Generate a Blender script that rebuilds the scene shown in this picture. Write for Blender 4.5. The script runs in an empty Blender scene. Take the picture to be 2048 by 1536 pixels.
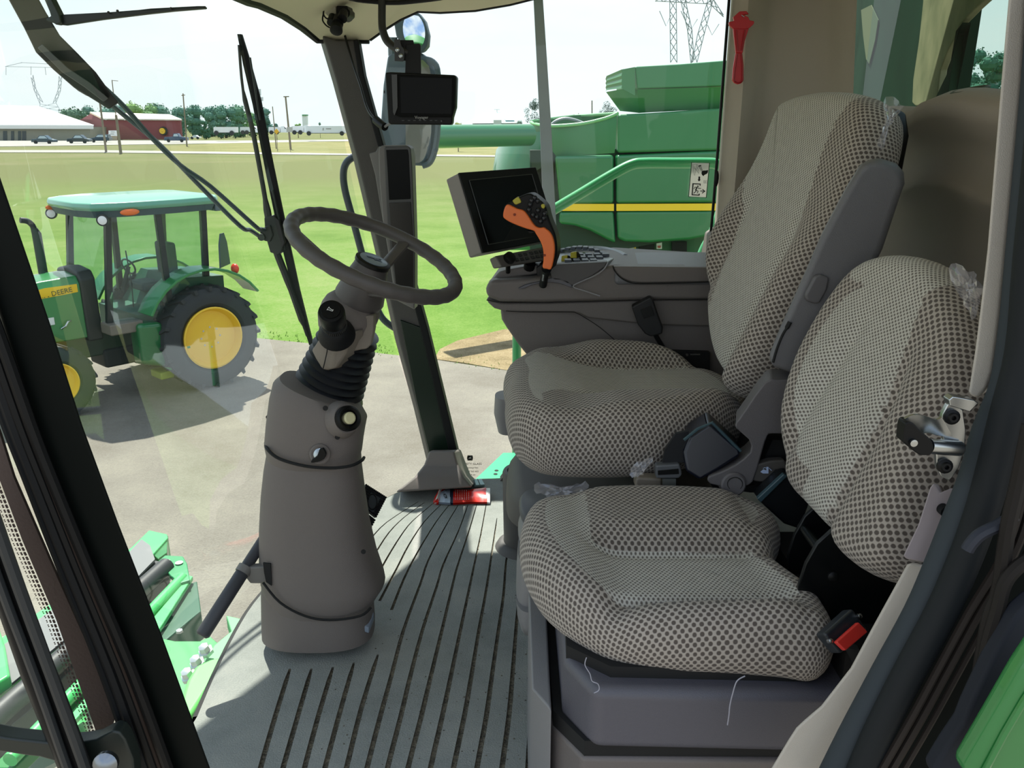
import bpy, bmesh, math, random
import numpy as np
from mathutils import Vector, Matrix
from mathutils.geometry import delaunay_2d_cdt
random.seed(7)
scn = bpy.context.scene
C = scn.collection
# ---------------------------------------------------------------- camera, world, sun
FPX = 1657.0; PITCH = math.radians(17.3); EYE = 1.15
cp, sp = math.cos(PITCH), math.sin(PITCH)
cam = bpy.data.cameras.new('camera'); cam.sensor_width = 36; cam.lens = FPX/2048*36
cam.clip_start = 0.02; cam.clip_end = 3000
co = bpy.data.objects.new('camera', cam); C.objects.link(co)
co.location = (0, 0, EYE); co.rotation_euler = (math.pi/2-PITCH, 0, 0)
scn.camera = co
scn.view_settings.view_transform = 'Standard'; scn.view_settings.look = 'None'
scn.view_settings.exposure = 0.12; scn.view_settings.gamma = 1; scn.view_settings.use_curve_mapping = False
w = bpy.data.worlds.new('sky'); scn.world = w; w.use_nodes = True
nt = w.node_tree; nt.nodes.clear()
def wn(t): return nt.nodes.new(t)
out = wn('ShaderNodeOutputWorld'); bg = wn('ShaderNodeBackground'); tc = wn('ShaderNodeTexCoord')
sx = wn('ShaderNodeSeparateXYZ'); cr = wn('ShaderNodeValToRGB'); nz = wn('ShaderNodeTexNoise'); mp = wn('ShaderNodeMapping')
nt.links.new(tc.outputs['Generated'], sx.inputs[0]); nt.links.new(sx.outputs['Z'], cr.inputs[0])
e = cr.color_ramp.elements
e[0].position = 0.0; e[0].color = (.86, .96, .98, 1)
e[1].position = 1.0; e[1].color = (.30, .46, .80, 1)
x = e.new(.12); x.color = (.84, .95, 1.0, 1)
x = e.new(.45); x.color = (.52, .70, .98, 1)
mp.inputs['Scale'].default_value = (1.4, 1.4, 4.5)
nt.links.new(tc.outputs['Generated'], mp.inputs[0]); nt.links.new(mp.outputs[0], nz.inputs['Vector'])
nz.inputs['Scale'].default_value = 1.6; nz.inputs['Detail'].default_value = 5
c2 = wn('ShaderNodeValToRGB'); c2.color_ramp.elements[0].position = .42; c2.color_ramp.elements[1].position = .62
nt.links.new(nz.outputs['Fac'], c2.inputs[0])
mx = wn('ShaderNodeMixRGB'); mx.inputs['Color2'].default_value = (.95, .98, 1, 1)
nt.links.new(c2.outputs[0], mx.inputs['Fac']); nt.links.new(cr.outputs[0], mx.inputs['Color1'])
nt.links.new(mx.outputs[0], bg.inputs[0]); bg.inputs[1].default_value = 1.18
nt.links.new(bg.outputs[0], out.inputs[0])
SUND = Vector((.33, -.85, -1.5)).normalized()      # direction the sunlight travels
sl = bpy.data.lights.new('sun', 'SUN'); sl.energy = 9.5; sl.angle = math.radians(.6); sl.color = (1, .95, .86)
so = bpy.data.objects.new('sun', sl); C.objects.link(so); so.rotation_euler = SUND.to_track_quat('-Z', 'Y').to_euler()
so.location = (-5, 12, 20)

# ---------------------------------------------------------------- pixel -> world rays (photo treated as 2048 x 1536)
def ray(u, v): return Vector(((u-1024), FPX*cp-(v-768)*sp, -(FPX*sp+(v-768)*cp)))
EYEV = Vector((0, 0, EYE))
def P(u, v, Y):
    r = ray(u, v); return r*(Y/r.y)+EYEV
def G(u, v, z=0.0):
    r = ray(u, v); return r*((z-EYE)/r.z)+EYEV
def RP(u, v, p, n):
    r = ray(u, v); p = Vector(p)-EYEV; n = Vector(n); return r*(p.dot(n)/r.dot(n))+EYEV
GZ = -2.25                                          # outside ground level
# ---------------------------------------------------------------- materials
def lin(c):
    if isinstance(c, str): c = [int(c[i:i+2], 16)/255 for i in (0, 2, 4)]
    return tuple(((x/12.92) if x <= .04045 else ((x+.055)/1.055)**2.4) for x in c)+(1,)
MATS = {}
def M(name, col, rough=.5, metal=0, bump=0, bs=200, var=0, vs=8, col2=None, coat=0, emit=None, spec=.5):
    if name in MATS: return MATS[name]
    m = bpy.data.materials.new(name); m.use_nodes = True; t = m.node_tree; b = t.nodes['Principled BSDF']
    b.inputs['Base Color'].default_value = lin(col); b.inputs['Roughness'].default_value = rough
    b.inputs['Metallic'].default_value = metal; b.inputs['Coat Weight'].default_value = coat
    b.inputs['Specular IOR Level'].default_value = spec
    if emit: b.inputs['Emission Color'].default_value = lin(emit); b.inputs['Emission Strength'].default_value = 1
    tcn = t.nodes.new('ShaderNodeTexCoord')
    if var or col2:
        n = t.nodes.new('ShaderNodeTexNoise'); n.inputs['Scale'].default_value = vs; n.inputs['Detail'].default_value = 6
        t.links.new(tcn.outputs['Object'], n.inputs['Vector'])
        r = t.nodes.new('ShaderNodeValToRGB'); r.color_ramp.elements[0].position = .35; r.color_ramp.elements[1].position = .68
        a = lin(col)
        if col2: c_ = lin(col2)
        else: c_ = tuple(x*(1-var) for x in a[:3])+(1,)
        r.color_ramp.elements[0].color = a; r.color_ramp.elements[1].color = c_
        t.links.new(n.outputs['Fac'], r.inputs[0]); t.links.new(r.outputs[0], b.inputs['Base Color'])
    if bump:
        n = t.nodes.new('ShaderNodeTexNoise'); n.inputs['Scale'].default_value = bs; n.inputs['Detail'].default_value = 3
        t.links.new(tcn.outputs['Object'], n.inputs['Vector'])
        q = t.nodes.new('ShaderNodeBump'); q.inputs['Strength'].default_value = bump; q.inputs['Distance'].default_value = .002
        t.links.new(n.outputs['Fac'], q.inputs['Height']); t.links.new(q.outputs[0], b.inputs['Normal'])
    MATS[name] = m; return m
def glass(name, tint, gloss=.06, haze=.02, hazecol='cfe8e0'):
    if name in MATS: return MATS[name]
    m = bpy.data.materials.new(name); m.use_nodes = True; t = m.node_tree; t.nodes.clear()
    o = t.nodes.new('ShaderNodeOutputMaterial'); tr = t.nodes.new('ShaderNodeBsdfTransparent'); tr.inputs[0].default_value = tint+(1,)
    gl = t.nodes.new('ShaderNodeBsdfGlossy'); gl.inputs['Roughness'].default_value = .02
    df = t.nodes.new('ShaderNodeBsdfDiffuse'); df.inputs[0].default_value = lin(hazecol)
    fr = t.nodes.new('ShaderNodeFresnel'); fr.inputs[0].default_value = 1.45
    a = t.nodes.new('ShaderNodeMixShader'); b = t.nodes.new('ShaderNodeMixShader')
    n = t.nodes.new('ShaderNodeTexNoise'); n.inputs['Scale'].default_value = 3.0; n.inputs['Detail'].default_value = 4
    tcn = t.nodes.new('ShaderNodeTexCoord'); t.links.new(tcn.outputs['Object'], n.inputs['Vector'])
    mm = t.nodes.new('ShaderNodeMath'); mm.operation = 'MULTIPLY'; mm.inputs[1].default_value = haze*2
    t.links.new(n.outputs['Fac'], mm.inputs[0]); t.links.new(mm.outputs[0], a.inputs[0])
    t.links.new(tr.outputs[0], a.inputs[1]); t.links.new(df.outputs[0], a.inputs[2])
    m2 = t.nodes.new('ShaderNodeMath'); m2.operation = 'MULTIPLY'; m2.inputs[1].default_value = gloss*2.4
    m3 = t.nodes.new('ShaderNodeMath'); m3.operation = 'MINIMUM'; m3.inputs[1].default_value = .9; t.links.new(fr.outputs[0], m3.inputs[0]); m4 = t.nodes.new('ShaderNodeMath'); m4.operation = 'ADD'; m4.inputs[1].default_value = .28; t.links.new(m3.outputs[0], m4.inputs[0])
    t.links.new(m4.outputs[0], m2.inputs[0]); m2.use_clamp = True
    t.links.new(m2.outputs[0], b.inputs[0]); t.links.new(a.outputs[0], b.inputs[1]); t.links.new(gl.outputs[0], b.inputs[2])
    t.links.new(b.outputs[0], o.inputs[0]); MATS[name] = m; return m
def fabric():
    # woven seat cloth: staggered dark dots on a pale ground; dots small in the middle panels, larger on the bolsters
    m = bpy.data.materials.new('seat_cloth'); m.use_nodes = True; t = m.node_tree; b = t.nodes['Principled BSDF']; L = t.links.new
    def math_(op, a, c=None, v=None, v2=None):
        n = t.nodes.new('ShaderNodeMath'); n.operation = op
        if a is not None: L(a, n.inputs[0])
        elif v is not None: n.inputs[0].default_value = v
        if c is not None: L(c, n.inputs[1])
        elif v2 is not None: n.inputs[1].default_value = v2
        return n.outputs[0]
    uv = t.nodes.new('ShaderNodeUVMap'); uv.uv_map = 'UVMap'; s = t.nodes.new('ShaderNodeSeparateXYZ')
    nzz = t.nodes.new('ShaderNodeTexNoise'); nzz.inputs['Scale'].default_value = 60; L(uv.outputs[0], nzz.inputs['Vector'])
    L(uv.outputs[0], s.inputs[0])
    at = t.nodes.new('ShaderNodeAttribute'); at.attribute_name = 'zone'
    def dots(fx, fy, r0, r1):
        y = math_('MULTIPLY', s.outputs['Y'], v2=fy); fl = math_('FLOOR', y); half = math_('MULTIPLY', math_('MODULO', fl, v2=2), v2=.5)
        x = math_('ADD', math_('MULTIPLY', s.outputs['X'], v2=fx), half)
        dx = math_('SUBTRACT', math_('FRACT', x), v2=.5); dy = math_('SUBTRACT', math_('FRACT', y), v2=.5)
        dy = math_('MULTIPLY', dy, v2=fx/fy*.92)
        d = math_('SQRT', math_('ADD', math_('MULTIPLY', dx, dx), math_('MULTIPLY', dy, dy)))
        d = math_('ADD', d, math_('MULTIPLY', math_('SUBTRACT', nzz.outputs['Fac'], v2=.5), v2=.10))
        n = t.nodes.new('ShaderNodeMapRange'); n.inputs[1].default_value = r0; n.inputs[2].default_value = r1
        n.inputs[3].default_value = 1; n.inputs[4].default_value = 0; L(d, n.inputs[0]); return n.outputs[0]
    fine = dots(140, 210, .16, .34); coarse = dots(92, 150, .22, .34)
    fine = math_('MULTIPLY', fine, v2=.9)
    z = t.nodes.new('ShaderNodeMapRange'); z.inputs[1].default_value = .3; z.inputs[2].default_value = .7; L(at.outputs['Fac'], z.inputs[0])
    mixf = t.nodes.new('ShaderNodeMix'); L(z.outputs[0], mixf.inputs[0]); L(fine, mixf.inputs[2]); L(coarse, mixf.inputs[3])
    c1 = t.nodes.new('ShaderNodeMixRGB'); L(mixf.outputs[0], c1.inputs[0])
    base = t.nodes.new('ShaderNodeMixRGB'); L(z.outputs[0], base.inputs[0]); base.inputs[1].default_value = lin('bfbcb3'); base.inputs[2].default_value = lin('a9a198')
    L(base.outputs[0], c1.inputs[1]); c1.inputs[2].default_value = lin('57504b')
    L(c1.outputs[0], b.inputs['Base Color']); b.inputs['Roughness'].default_value = .95; b.inputs['Specular IOR Level'].default_value = .15
    b.inputs['Sheen Weight'].default_value = .15
    inv = math_('SUBTRACT', None, mixf.outputs[0], v=1.0)
    w_ = t.nodes.new('ShaderNodeTexNoise'); w_.inputs['Scale'].default_value = 900; L(uv.outputs[0], w_.inputs['Vector'])
    h = math_('ADD', inv, math_('MULTIPLY', w_.outputs['Fac'], v2=.5))
    q = t.nodes.new('ShaderNodeBump'); q.inputs['Strength'].default_value = .5; q.inputs['Distance'].default_value = .0015; L(h, q.inputs['Height']); L(q.outputs[0], b.inputs['Normal'])
    return m
# ---------------------------------------------------------------- mesh building
def origin(o):
    s = Vector((0, 0, 0))
    while o: s += o.location; o = o.parent
    return s
class MB:
    def __init__(s): s.v = []; s.f = []; s.uv = None; s.zone = None
    def add(s, vs, fs):
        n = len(s.v); s.v += [Vector(p) for p in vs]; s.f += [tuple(i+n for i in f) for f in fs]; return s
    def box(s, c, d, rot=None):
        c = Vector(c); R = rot or Matrix.Identity(3); vs = []
        for z in (-1, 1):
            for x, y in ((-1, -1), (1, -1), (1, 1), (-1, 1)): vs.append(c+R@Vector((x*d[0]/2, y*d[1]/2, z*d[2]/2)))
        return s.add(vs, [(3, 2, 1, 0), (4, 5, 6, 7), (0, 1, 5, 4), (1, 2, 6, 5), (2, 3, 7, 6), (3, 0, 4, 7)])
    def hexa(s, a, b):                              # two quads (4 pts each)
        return s.add(list(a)+list(b), [(3, 2, 1, 0), (4, 5, 6, 7), (0, 1, 5, 4), (1, 2, 6, 5), (2, 3, 7, 6), (3, 0, 4, 7)])
    def prism(s, pts, off):
        pts = [Vector(p) for p in pts]; n = len(pts); off = Vector(off)
        return s.add(pts+[p+off for p in pts], [tuple(range(n)), tuple(range(2*n-1, n-1, -1))]+[(i, i+n, (i+1) % n+n, (i+1) % n) for i in range(n)])
    def loft(s, rings, cap=True, closed=True):
        n = len(rings[0]); vs = [p for r in rings for p in r]; fs = []
        for k in range(len(rings)-1):
            for i in range(n if closed else n-1):
                j = (i+1) % n; fs.append((k*n+i, k*n+j, (k+1)*n+j, (k+1)*n+i))
        if cap and closed: fs.append(tuple(range(n-1, -1, -1))); fs.append(tuple((len(rings)-1)*n+i for i in range(n)))
        return s.add(vs, fs)
    def tube(s, path, r, seg=10, sq=None, closed=False, cap=True):
        path = [Vector(p) for p in path]; n = len(path); rings = []; up = None
        for i, p in enumerate(path):
            if closed: d = path[(i+1) % n]-path[i-1]
            else: d = path[min(i+1, n-1)]-path[max(i-1, 0)]
            d.normalize()
            if up is None:
                up = Vector((0, 0, 1)) if abs(d.z) < .9 else Vector((0, 1, 0))
            a = up-d*up.dot(d); a.normalize(); up = a; b = d.cross(a)
            rr = r[i] if isinstance(r, (list, tuple)) else r
            k = sq or (1, 1)
            rings.append([p+a*(rr*k[0]*math.cos(2*math.pi*j/seg))+b*(rr*k[1]*math.sin(2*math.pi*j/seg)) for j in range(seg)])
        if closed: rings.append(rings[0]); return s.loft(rings, cap=False)
        return s.loft(rings, cap)
    def lathe(s, o, ax, prof, seg=24, ell=1.0, up=None, cap=True):
        o = Vector(o); ax = Vector(ax).normalized(); t = Vector(up) if up else (Vector((0, 0, 1)) if abs(ax.z) < .9 else Vector((1, 0, 0)))
        a = (t-ax*t.dot(ax)).normalized(); b = ax.cross(a)
        rings = [[o+ax*d+a*(r*math.cos(2*math.pi*j/seg))+b*(r*ell*math.sin(2*math.pi*j/seg)) for j in range(seg)] for d, r in prof]
        return s.loft(rings, cap)
    def rod(s, a, b, r, seg=10): return s.tube([a, b], r, seg)
    def bar(s, a, b, w_, h_, up=(0, 0, 1)):
        a = Vector(a); b = Vector(b); d = (b-a).normalized(); u = Vector(up); u = (u-d*u.dot(d)).normalized(); q = d.cross(u)
        f = lambda p: [p+u*h_/2+q*w_/2, p+u*h_/2-q*w_/2, p-u*h_/2-q*w_/2, p-u*h_/2+q*w_/2]
        return s.loft([f(a), f(b)])
    def ball(s, c, r, seg=12, rings=8, sc=(1, 1, 1)):
        c = Vector(c); R = []
        for k in range(1, rings):
            t = math.pi*k/rings
            R.append([c+Vector((r*sc[0]*math.sin(t)*math.cos(2*math.pi*j/seg), r*sc[1]*math.sin(t)*math.sin(2*math.pi*j/seg), r*sc[2]*math.cos(t))) for j in range(seg)])
        return s.loft(R)
    def build(s, name, mat, parent=None, bevel=0, sharp=38, local=False, seg=2, stuff=False):
        off = Vector((0, 0, 0)) if (local or parent is None) else origin(parent)
        me = bpy.data.meshes.new(name); me.from_pydata([tuple(p-off) for p in s.v], [], s.f)
        if s.uv is not None:
            l = me.uv_layers.new(name='UVMap')
            idx = np.empty(len(me.loops), dtype=np.int32); me.loops.foreach_get('vertex_index', idx)
            l.data.foreach_set('uv', np.array(s.uv, dtype=np.float32)[idx].ravel())
        if s.zone is not None:
            a = me.attributes.new('zone', 'FLOAT', 'POINT'); a.data.foreach_set('value', np.array(s.zone, dtype=np.float32))
        bm = bmesh.new(); bm.from_mesh(me); bmesh.ops.recalc_face_normals(bm, faces=bm.faces); bm.to_mesh(me); bm.free()
        me.polygons.foreach_set('use_smooth', [True]*len(me.polygons)); me.set_sharp_from_angle(angle=math.radians(sharp))
        if mat: me.materials.append(mat)
        me.update()
        o = bpy.data.objects.new(name, me); C.objects.link(o)
        if parent: o.parent = parent
        if bevel:
            b = o.modifiers.new('bevel', 'BEVEL'); b.width = bevel; b.segments = seg; b.limit_method = 'ANGLE'; b.angle_limit = math.radians(35); b.harden_normals = True
        if stuff: o['kind'] = 'stuff'
        return o
def tag(o, label=None, cat=None, group=None, kind=None):
    if label: o['label'] = label
    if cat: o['category'] = cat
    if group: o['group'] = group
    if kind: o['kind'] = kind
    return o
def T(name, label, cat, loc=(0, 0, 0), group=None, rz=0):
    o = bpy.data.objects.new(name, None); o.empty_display_size = .1; C.objects.link(o); o.location = loc; o.rotation_euler = (0, 0, rz)
    return tag(o, label, cat, group)
def cat_(pts, n=6, closed=False):                   # Catmull-Rom
    pts = [Vector(p) for p in pts]; N = len(pts); o = []
    for i in range(N if closed else N-1):
        g = lambda k: pts[k % N] if closed else pts[min(max(k, 0), N-1)]
        a, b, c, d = g(i-1), g(i), g(i+1), g(i+2)
        for j in range(n):
            t = j/n; o.append(.5*((2*b)+(c-a)*t+(2*a-5*b+4*c-d)*t*t+(3*b-3*c+d-a)*t**3))
    if not closed: o.append(pts[-1])
    return o
def PX(l, Y): return [P(u, v, Y) for u, v in l]
def GX(l, z): return [G(u, v, z) for u, v in l]
def text(body, size, c, ux, uy, mat, name, parent, ext=.0005, align='CENTER', local=False):
    cu = bpy.data.curves.new(name, 'FONT'); cu.body = body; cu.size = size; cu.align_x = align; cu.align_y = 'CENTER'; cu.extrude = ext; cu.resolution_u = 2
    o = bpy.data.objects.new(name, cu); C.objects.link(o)
    dg = bpy.context.evaluated_depsgraph_get(); me = bpy.data.meshes.new_from_object(o.evaluated_get(dg)); bpy.data.objects.remove(o)
    ux = Vector(ux).normalized(); uy = Vector(uy); uy = (uy-ux*uy.dot(ux)).normalized(); n = ux.cross(uy); c = Vector(c)
    off = Vector((0, 0, 0)) if (local or not parent) else origin(parent)
    for v_ in me.vertices: v_.co = c+ux*v_.co.x+uy*v_.co.y+n*v_.co.z-off
    me.materials.clear(); me.materials.append(mat); o = bpy.data.objects.new(name, me); C.objects.link(o); o.parent = parent; return o
# ---- shared finishes
PL = M('grey_plastic', '6f6864', .62, bump=.35, bs=900, spec=.35)
PLD = M('dark_grey_plastic', '4a4745', .55, bump=.3, bs=900)
BLK = M('black_plastic', '0d0e0f', .45, spec=.22)
BLKM = M('black_matte', '0e0f10', .8)
RUB = M('black_rubber', '0f1113', .6, spec=.25)
BEI = M('beige_trim', 'b0a699', .7, bump=.3, bs=700)
HEAD = M('cream_headliner', 'dfd8ba', .9, bump=.3, bs=900)
CHR = M('zinc_metal', 'b9bec0', .25, metal=1)
GRN = M('green_paint', '2f7f3f', .28, coat=.5, var=.12, vs=2)
GRNP = M('green_paint_plastic', '2b8a45', .4, var=.15, vs=1.5)
GRND = M('dark_green_paint', '0c2015', .3)
YEL = M('yellow_paint', 'f2c81c', .4)
RED = M('red_plastic', 'c4202c', .4)
ORG = M('orange_plastic', 'ee7636', .45)
FAB = fabric()
WGL = glass('windshield_glass', (.90, .955, .93), .05, .035)
# ================================================================ THE SETTING: OUTSIDE GROUND
def ground(name, pts, z, mat):
    b = MB(); b.prism([Vector((p.x, p.y, z)) for p in pts], (0, 0, -.02)); o = b.build(name, mat); tag(o, kind='structure'); return o
def gmat(name, stops, scale, bump, bs, detail=8, dry=None):
    m = bpy.data.materials.new(name); m.use_nodes = True; t = m.node_tree; b = t.nodes['Principled BSDF']; b.inputs['Roughness'].default_value = .95
    b.inputs['Specular IOR Level'].default_value = .1
    tcn = t.nodes.new('ShaderNodeTexCoord'); n = t.nodes.new('ShaderNodeTexNoise'); n.inputs['Scale'].default_value = scale; n.inputs['Detail'].default_value = detail; n.inputs['Roughness'].default_value = .7
    t.links.new(tcn.outputs['Object'], n.inputs['Vector']); r = t.nodes.new('ShaderNodeValToRGB'); e_ = r.color_ramp.elements
    e_[0].position, e_[0].color = stops[0][0], lin(stops[0][1]); e_[1].position, e_[1].color = stops[-1][0], lin(stops[-1][1])
    for p_, c_ in stops[1:-1]: q = e_.new(p_); q.color = lin(c_)
    n2 = t.nodes.new('ShaderNodeTexNoise'); n2.inputs['Scale'].default_value = bs; n2.inputs['Detail'].default_value = 4; t.links.new(tcn.outputs['Object'], n2.inputs['Vector'])
    ad = t.nodes.new('ShaderNodeMath'); ad.operation = 'ADD'; ml = t.nodes.new('ShaderNodeMath'); ml.operation = 'MULTIPLY_ADD'; ml.inputs[1].default_value = .45; ml.inputs[2].default_value = -.22
    t.links.new(n2.outputs['Fac'], ml.inputs[0]); t.links.new(n.outputs['Fac'], ad.inputs[0]); t.links.new(ml.outputs[0], ad.inputs[1])
    t.links.new(ad.outputs[0], r.inputs[0]); t.links.new(r.outputs[0], b.inputs['Base Color'])
    if dry:
        s_ = t.nodes.new('ShaderNodeSeparateXYZ'); t.links.new(tcn.outputs['Object'], s_.inputs[0]); mr_ = t.nodes.new('ShaderNodeMapRange'); mr_.inputs[1].default_value = 16; mr_.inputs[2].default_value = 60; t.links.new(s_.outputs['Y'], mr_.inputs[0])
        mc = t.nodes.new('ShaderNodeMixRGB'); t.links.new(mr_.outputs[0], mc.inputs[0]); t.links.new(r.outputs[0], mc.inputs[1]); mc.inputs[2].default_value = lin(dry); t.links.new(mc.outputs[0], b.inputs['Base Color'])
    q = t.nodes.new('ShaderNodeBump'); q.inputs['Strength'].default_value = bump; q.inputs['Distance'].default_value = .02; t.links.new(n2.outputs['Fac'], q.inputs['Height']); t.links.new(q.outputs[0], b.inputs['Normal'])
    return m
ASP = gmat('asphalt', [(.3, '706a60'), (.5, '7d786f'), (.7, '8a8579')], .7, .5, 60)
LAWN = gmat('mown_grass', [(.3, '4f7128'), (.48, '638039'), (.62, '72864a'), (.75, '808a59')], .35, .8, 25, dry='666a44')
MEAD = gmat('tall_yellow_grass', [(.3, '66693e'), (.5, '7a784f'), (.7, '87815b')], .15, .8, 3)
FAR = gmat('dry_mown_field', [(.3, '5c653a'), (.5, '6a6d46'), (.7, '747152')], .08, .5, 3)
DIRT = gmat('bare_dirt', [(.25, '6b5e44'), (.5, '8a7a5c'), (.75, '9f8f71')], 2.5, .9, 40)
ROAD = M('pale_road', '99968e', .9, var=.1, vs=.3)
gp = lambda l: [G(u, v, GZ) for u, v in l]
z0 = GZ
b = MB(); b.prism([Vector((-900, 1400, z0-.06)), Vector((1100, 1400, z0-.06)), Vector((1100, -80, z0-.06)), Vector((-900, -80, z0-.06))], (0, 0, -.3)); tag(b.build('ground', FAR), kind='structure')
edge = gp([(-420, 640), (-100, 655), (500, 676), (640, 690), (760, 708), (880, 722), (1010, 742), (1400, 790)])
a_ = [Vector((-40, -60, 0)), Vector((60, -60, 0)), Vector((60, 12, 0))]+[p for p in reversed(edge)]+[Vector((-40, 14, 0))]
ground('asphalt_ground', a_, z0+.012, ASP)
lawnfar = [(-900, 352), (0, 330), (700, 322), (1024, 318), (2300, 318)]
ground('lawn', [p for p in edge]+[Vector((60, 12, 0))]+gp([(2300, 400)])+gp(list(reversed(lawnfar)))+gp([(-900, 600)]), z0-.005, LAWN)
ground('dirt_patch', gp([(868, 720), (880, 700), (915, 683), (960, 672), (1010, 660), (1100, 668), (1300, 690), (1300, 770), (1010, 742), (930, 728)]), z0+.018, DIRT)
ground('field_strip', gp([(300, 303), (480, 305), (700, 309), (1300, 312), (1300, 285), (700, 279), (420, 287), (330, 292)]), z0-.02, MEAD)
ground('field_path', gp([(-300, 300), (200, 300), (700, 307), (1300, 314), (1300, 317), (700, 310), (200, 305), (-300, 304)]), z0+.0, ROAD)
ground('road', gp([(-500, 297), (0, 293), (480, 286), (800, 280.5), (1200, 279), (1200, 277), (800, 278), (480, 281), (0, 280), (-500, 282)]), z0-.0, ROAD)
# low kerb-like ragged grass tufts at the edge of the lawn
random.seed(3); b = MB()
for i in range(len(edge)-1):
    a0, a1 = edge[i], edge[i+1]
    if a1.x < -6: continue
    for k in range(int((a1-a0).length*60)):
        p = a0.lerp(a1, random.random())+Vector((random.uniform(-.1, .1), random.uniform(-.12, .5), 0)); h = random.uniform(.015, .045); q = random.uniform(0, 3.14)
        d = Vector((math.cos(q), math.sin(q), 0))*.012; p.z = z0
        b.add([p-d, p+d, p+Vector((random.uniform(-.03, .03), random.uniform(-.03, .03), h))], [(0, 1, 2)])
o = b.build('grass_tufts', M('grass_blade', '7ba046', .95, spec=.05)); tag(o, 'ragged green grass tufts along the lawn edge by the asphalt', 'grass', kind='stuff')

# ================================================================ THE SETTING: CAB FLOOR WITH GROOVED MAT
grooves = [
 [(837,1003),(774,1044),(742,1077),(722,1105)], [(849,1005),(809,1034),(778,1065),(751,1106),(738,1130)],
 [(866,1007),(825,1042),(802,1071),(777,1111),(760,1142)], [(882,1009),(848,1044),(817,1091),(794,1136),(759,1202)],
 [(899,1009),(872,1044),(837,1101),(809,1155),(783,1220)],
 [(917,1009),(888,1058),(856,1122),(841,1167),(807,1260),(783,1351),(761,1431),(734,1536),(715,1620)],
 [(936,1009),(917,1062),(887,1128),(874,1171),(845,1260),(821,1351),(802,1431),(775,1536),(757,1620)],
 [(954,1007),(938,1062),(915,1132),(905,1171),(884,1260),(862,1351),(843,1431),(816,1536),(798,1620)],
 [(973,1005),(962,1067),(948,1132),(939,1175),(921,1260),(902,1351),(885,1431),(861,1536),(845,1620)],
 [(994,1036),(985,1097),(974,1171),(958,1260),(943,1351),(929,1431),(907,1536),(893,1620)],
 [(1022,1048),(1012,1126),(1007,1190),(997,1260),(984,1351),(973,1431),(954,1536),(942,1620)],
 [(1040,1150),(1038,1190),(1032,1260),(1025,1351),(1018,1431),(1004,1536),(995,1620)],
 [(1068,1260),(1066,1351),(1062,1431),(1056,1536),(1050,1620)],
 [(580,1337),(551,1431),(521,1536),(500,1620)], [(623,1337),(596,1431),(566,1536),(545,1620)],
 [(666,1334),(637,1431),(609,1536),(588,1620)], [(708,1325),(678,1431),(650,1536),(629,1620)],
 [(756,1309),(723,1415),(693,1536),(672,1620)]]
front_edge = [(395,1432),(430,1350),(470,1268),(508,1206),(560,1148),(620,1092),(700,1035),(760,1003),(820,975),(880,962),(950,958),(1010,957)]
fe = [G(u, v) for u, v in front_edge]
outl = cat_(fe, 3)+[Vector((.3, 2.66, 0)), Vector((.9, 2.6, 0)), Vector((.98, 2.4, 0)), Vector((.78, .86, 0)), Vector((.4, .80, 0)), Vector((-.5, .80, 0)), Vector((-.62, 1.05, 0)), Vector((-.65, 1.25, 0))]
vs2 = []; fs2 = []; channels = []
def addpoly(pts):
    n = len(vs2); vs2.extend([Vector((p.x, p.y)) for p in pts]); fs2.append(list(range(n, n+len(pts))))
addpoly(outl)
for g in grooves:
    c_ = cat_([G(u, v) for u, v in g], 3); L_ = []; R_ = []
    for i, p in enumerate(c_):
        d = (c_[min(i+1, len(c_)-1)]-c_[max(i-1, 0)]).normalized(); q = Vector((-d.y, d.x, 0))
        hw = max(.0016, min(.0052, .0052-(p.y-1.45)*.0042))
        if i in (0,): hw *= .5
        L_.append(p+q*hw); R_.append(p-q*hw)
    addpoly(L_+list(reversed(R_))); channels.append((L_, R_))
rv, re_, rf, ov, oe, of = delaunay_2d_cdt(vs2, [], fs2, 0, 1e-6)
b = MB(); b.v = [Vector((p.x, p.y, 0)) for p in rv]
def inside(p, poly):
    c = False; n = len(poly); j = n-1
    for i in range(n):
        a, q = poly[i], poly[j]
        if (a.y > p.y) != (q.y > p.y) and p.x < (q.x-a.x)*(p.y-a.y)/(q.y-a.y)+a.x: c = not c
        j = i
    return c
polys = [[vs2[i] for i in f] for f in fs2]; boxes = [(min(p.x for p in q), max(p.x for p in q), min(p.y for p in q), max(p.y for p in q)) for q in polys]
for f in rf:
    c_ = sum((rv[i] for i in f), Vector((0, 0)))/len(f)
    if not inside(c_, polys[0]): continue
    if any(bx[0] <= c_.x <= bx[1] and bx[2] <= c_.y <= bx[3] and inside(c_, q) for bx, q in zip(boxes[1:], polys[1:])): continue
    b.f.append(tuple(f))
FLOOR = gmat('floor_mat_rubber', [(.30, '7e817d'), (.5, '8c8f8b'), (.72, '9a9b95')], 5, .25, 300)
b2 = MB()
for L_, R_ in channels:
    dz = Vector((0, 0, -.006)); n = len(L_)
    ring = [[L_[i], L_[i]*1+dz, R_[i]*1+dz, R_[i]] for i in range(n)]
    b2.loft(ring, cap=False, closed=False); b2.add([ring[0][0], ring[0][1], ring[0][2], ring[0][3]], [(0, 1, 2, 3)])
fl = b.build('floor', FLOOR); tag(fl, kind='structure')
k_ = b2.build('groove', gmat('groove_dirt', [(.3, '56544d'), (.5, '716c61'), (.7, '968e7d')], 60, .6, 200), fl, stuff=True)
b = MB(); ed = cat_(fe, 3)                          # rolled rubber lip down to the glass
b.loft([[p, p+Vector((-.012, .004, -.006)), p+Vector((-.02, .008, -.03)), p+Vector((0, 0, -.05))] for p in ed], cap=False, closed=True)
b.build('floor_lip', M('lip', '2a2725', .5), fl)
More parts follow.
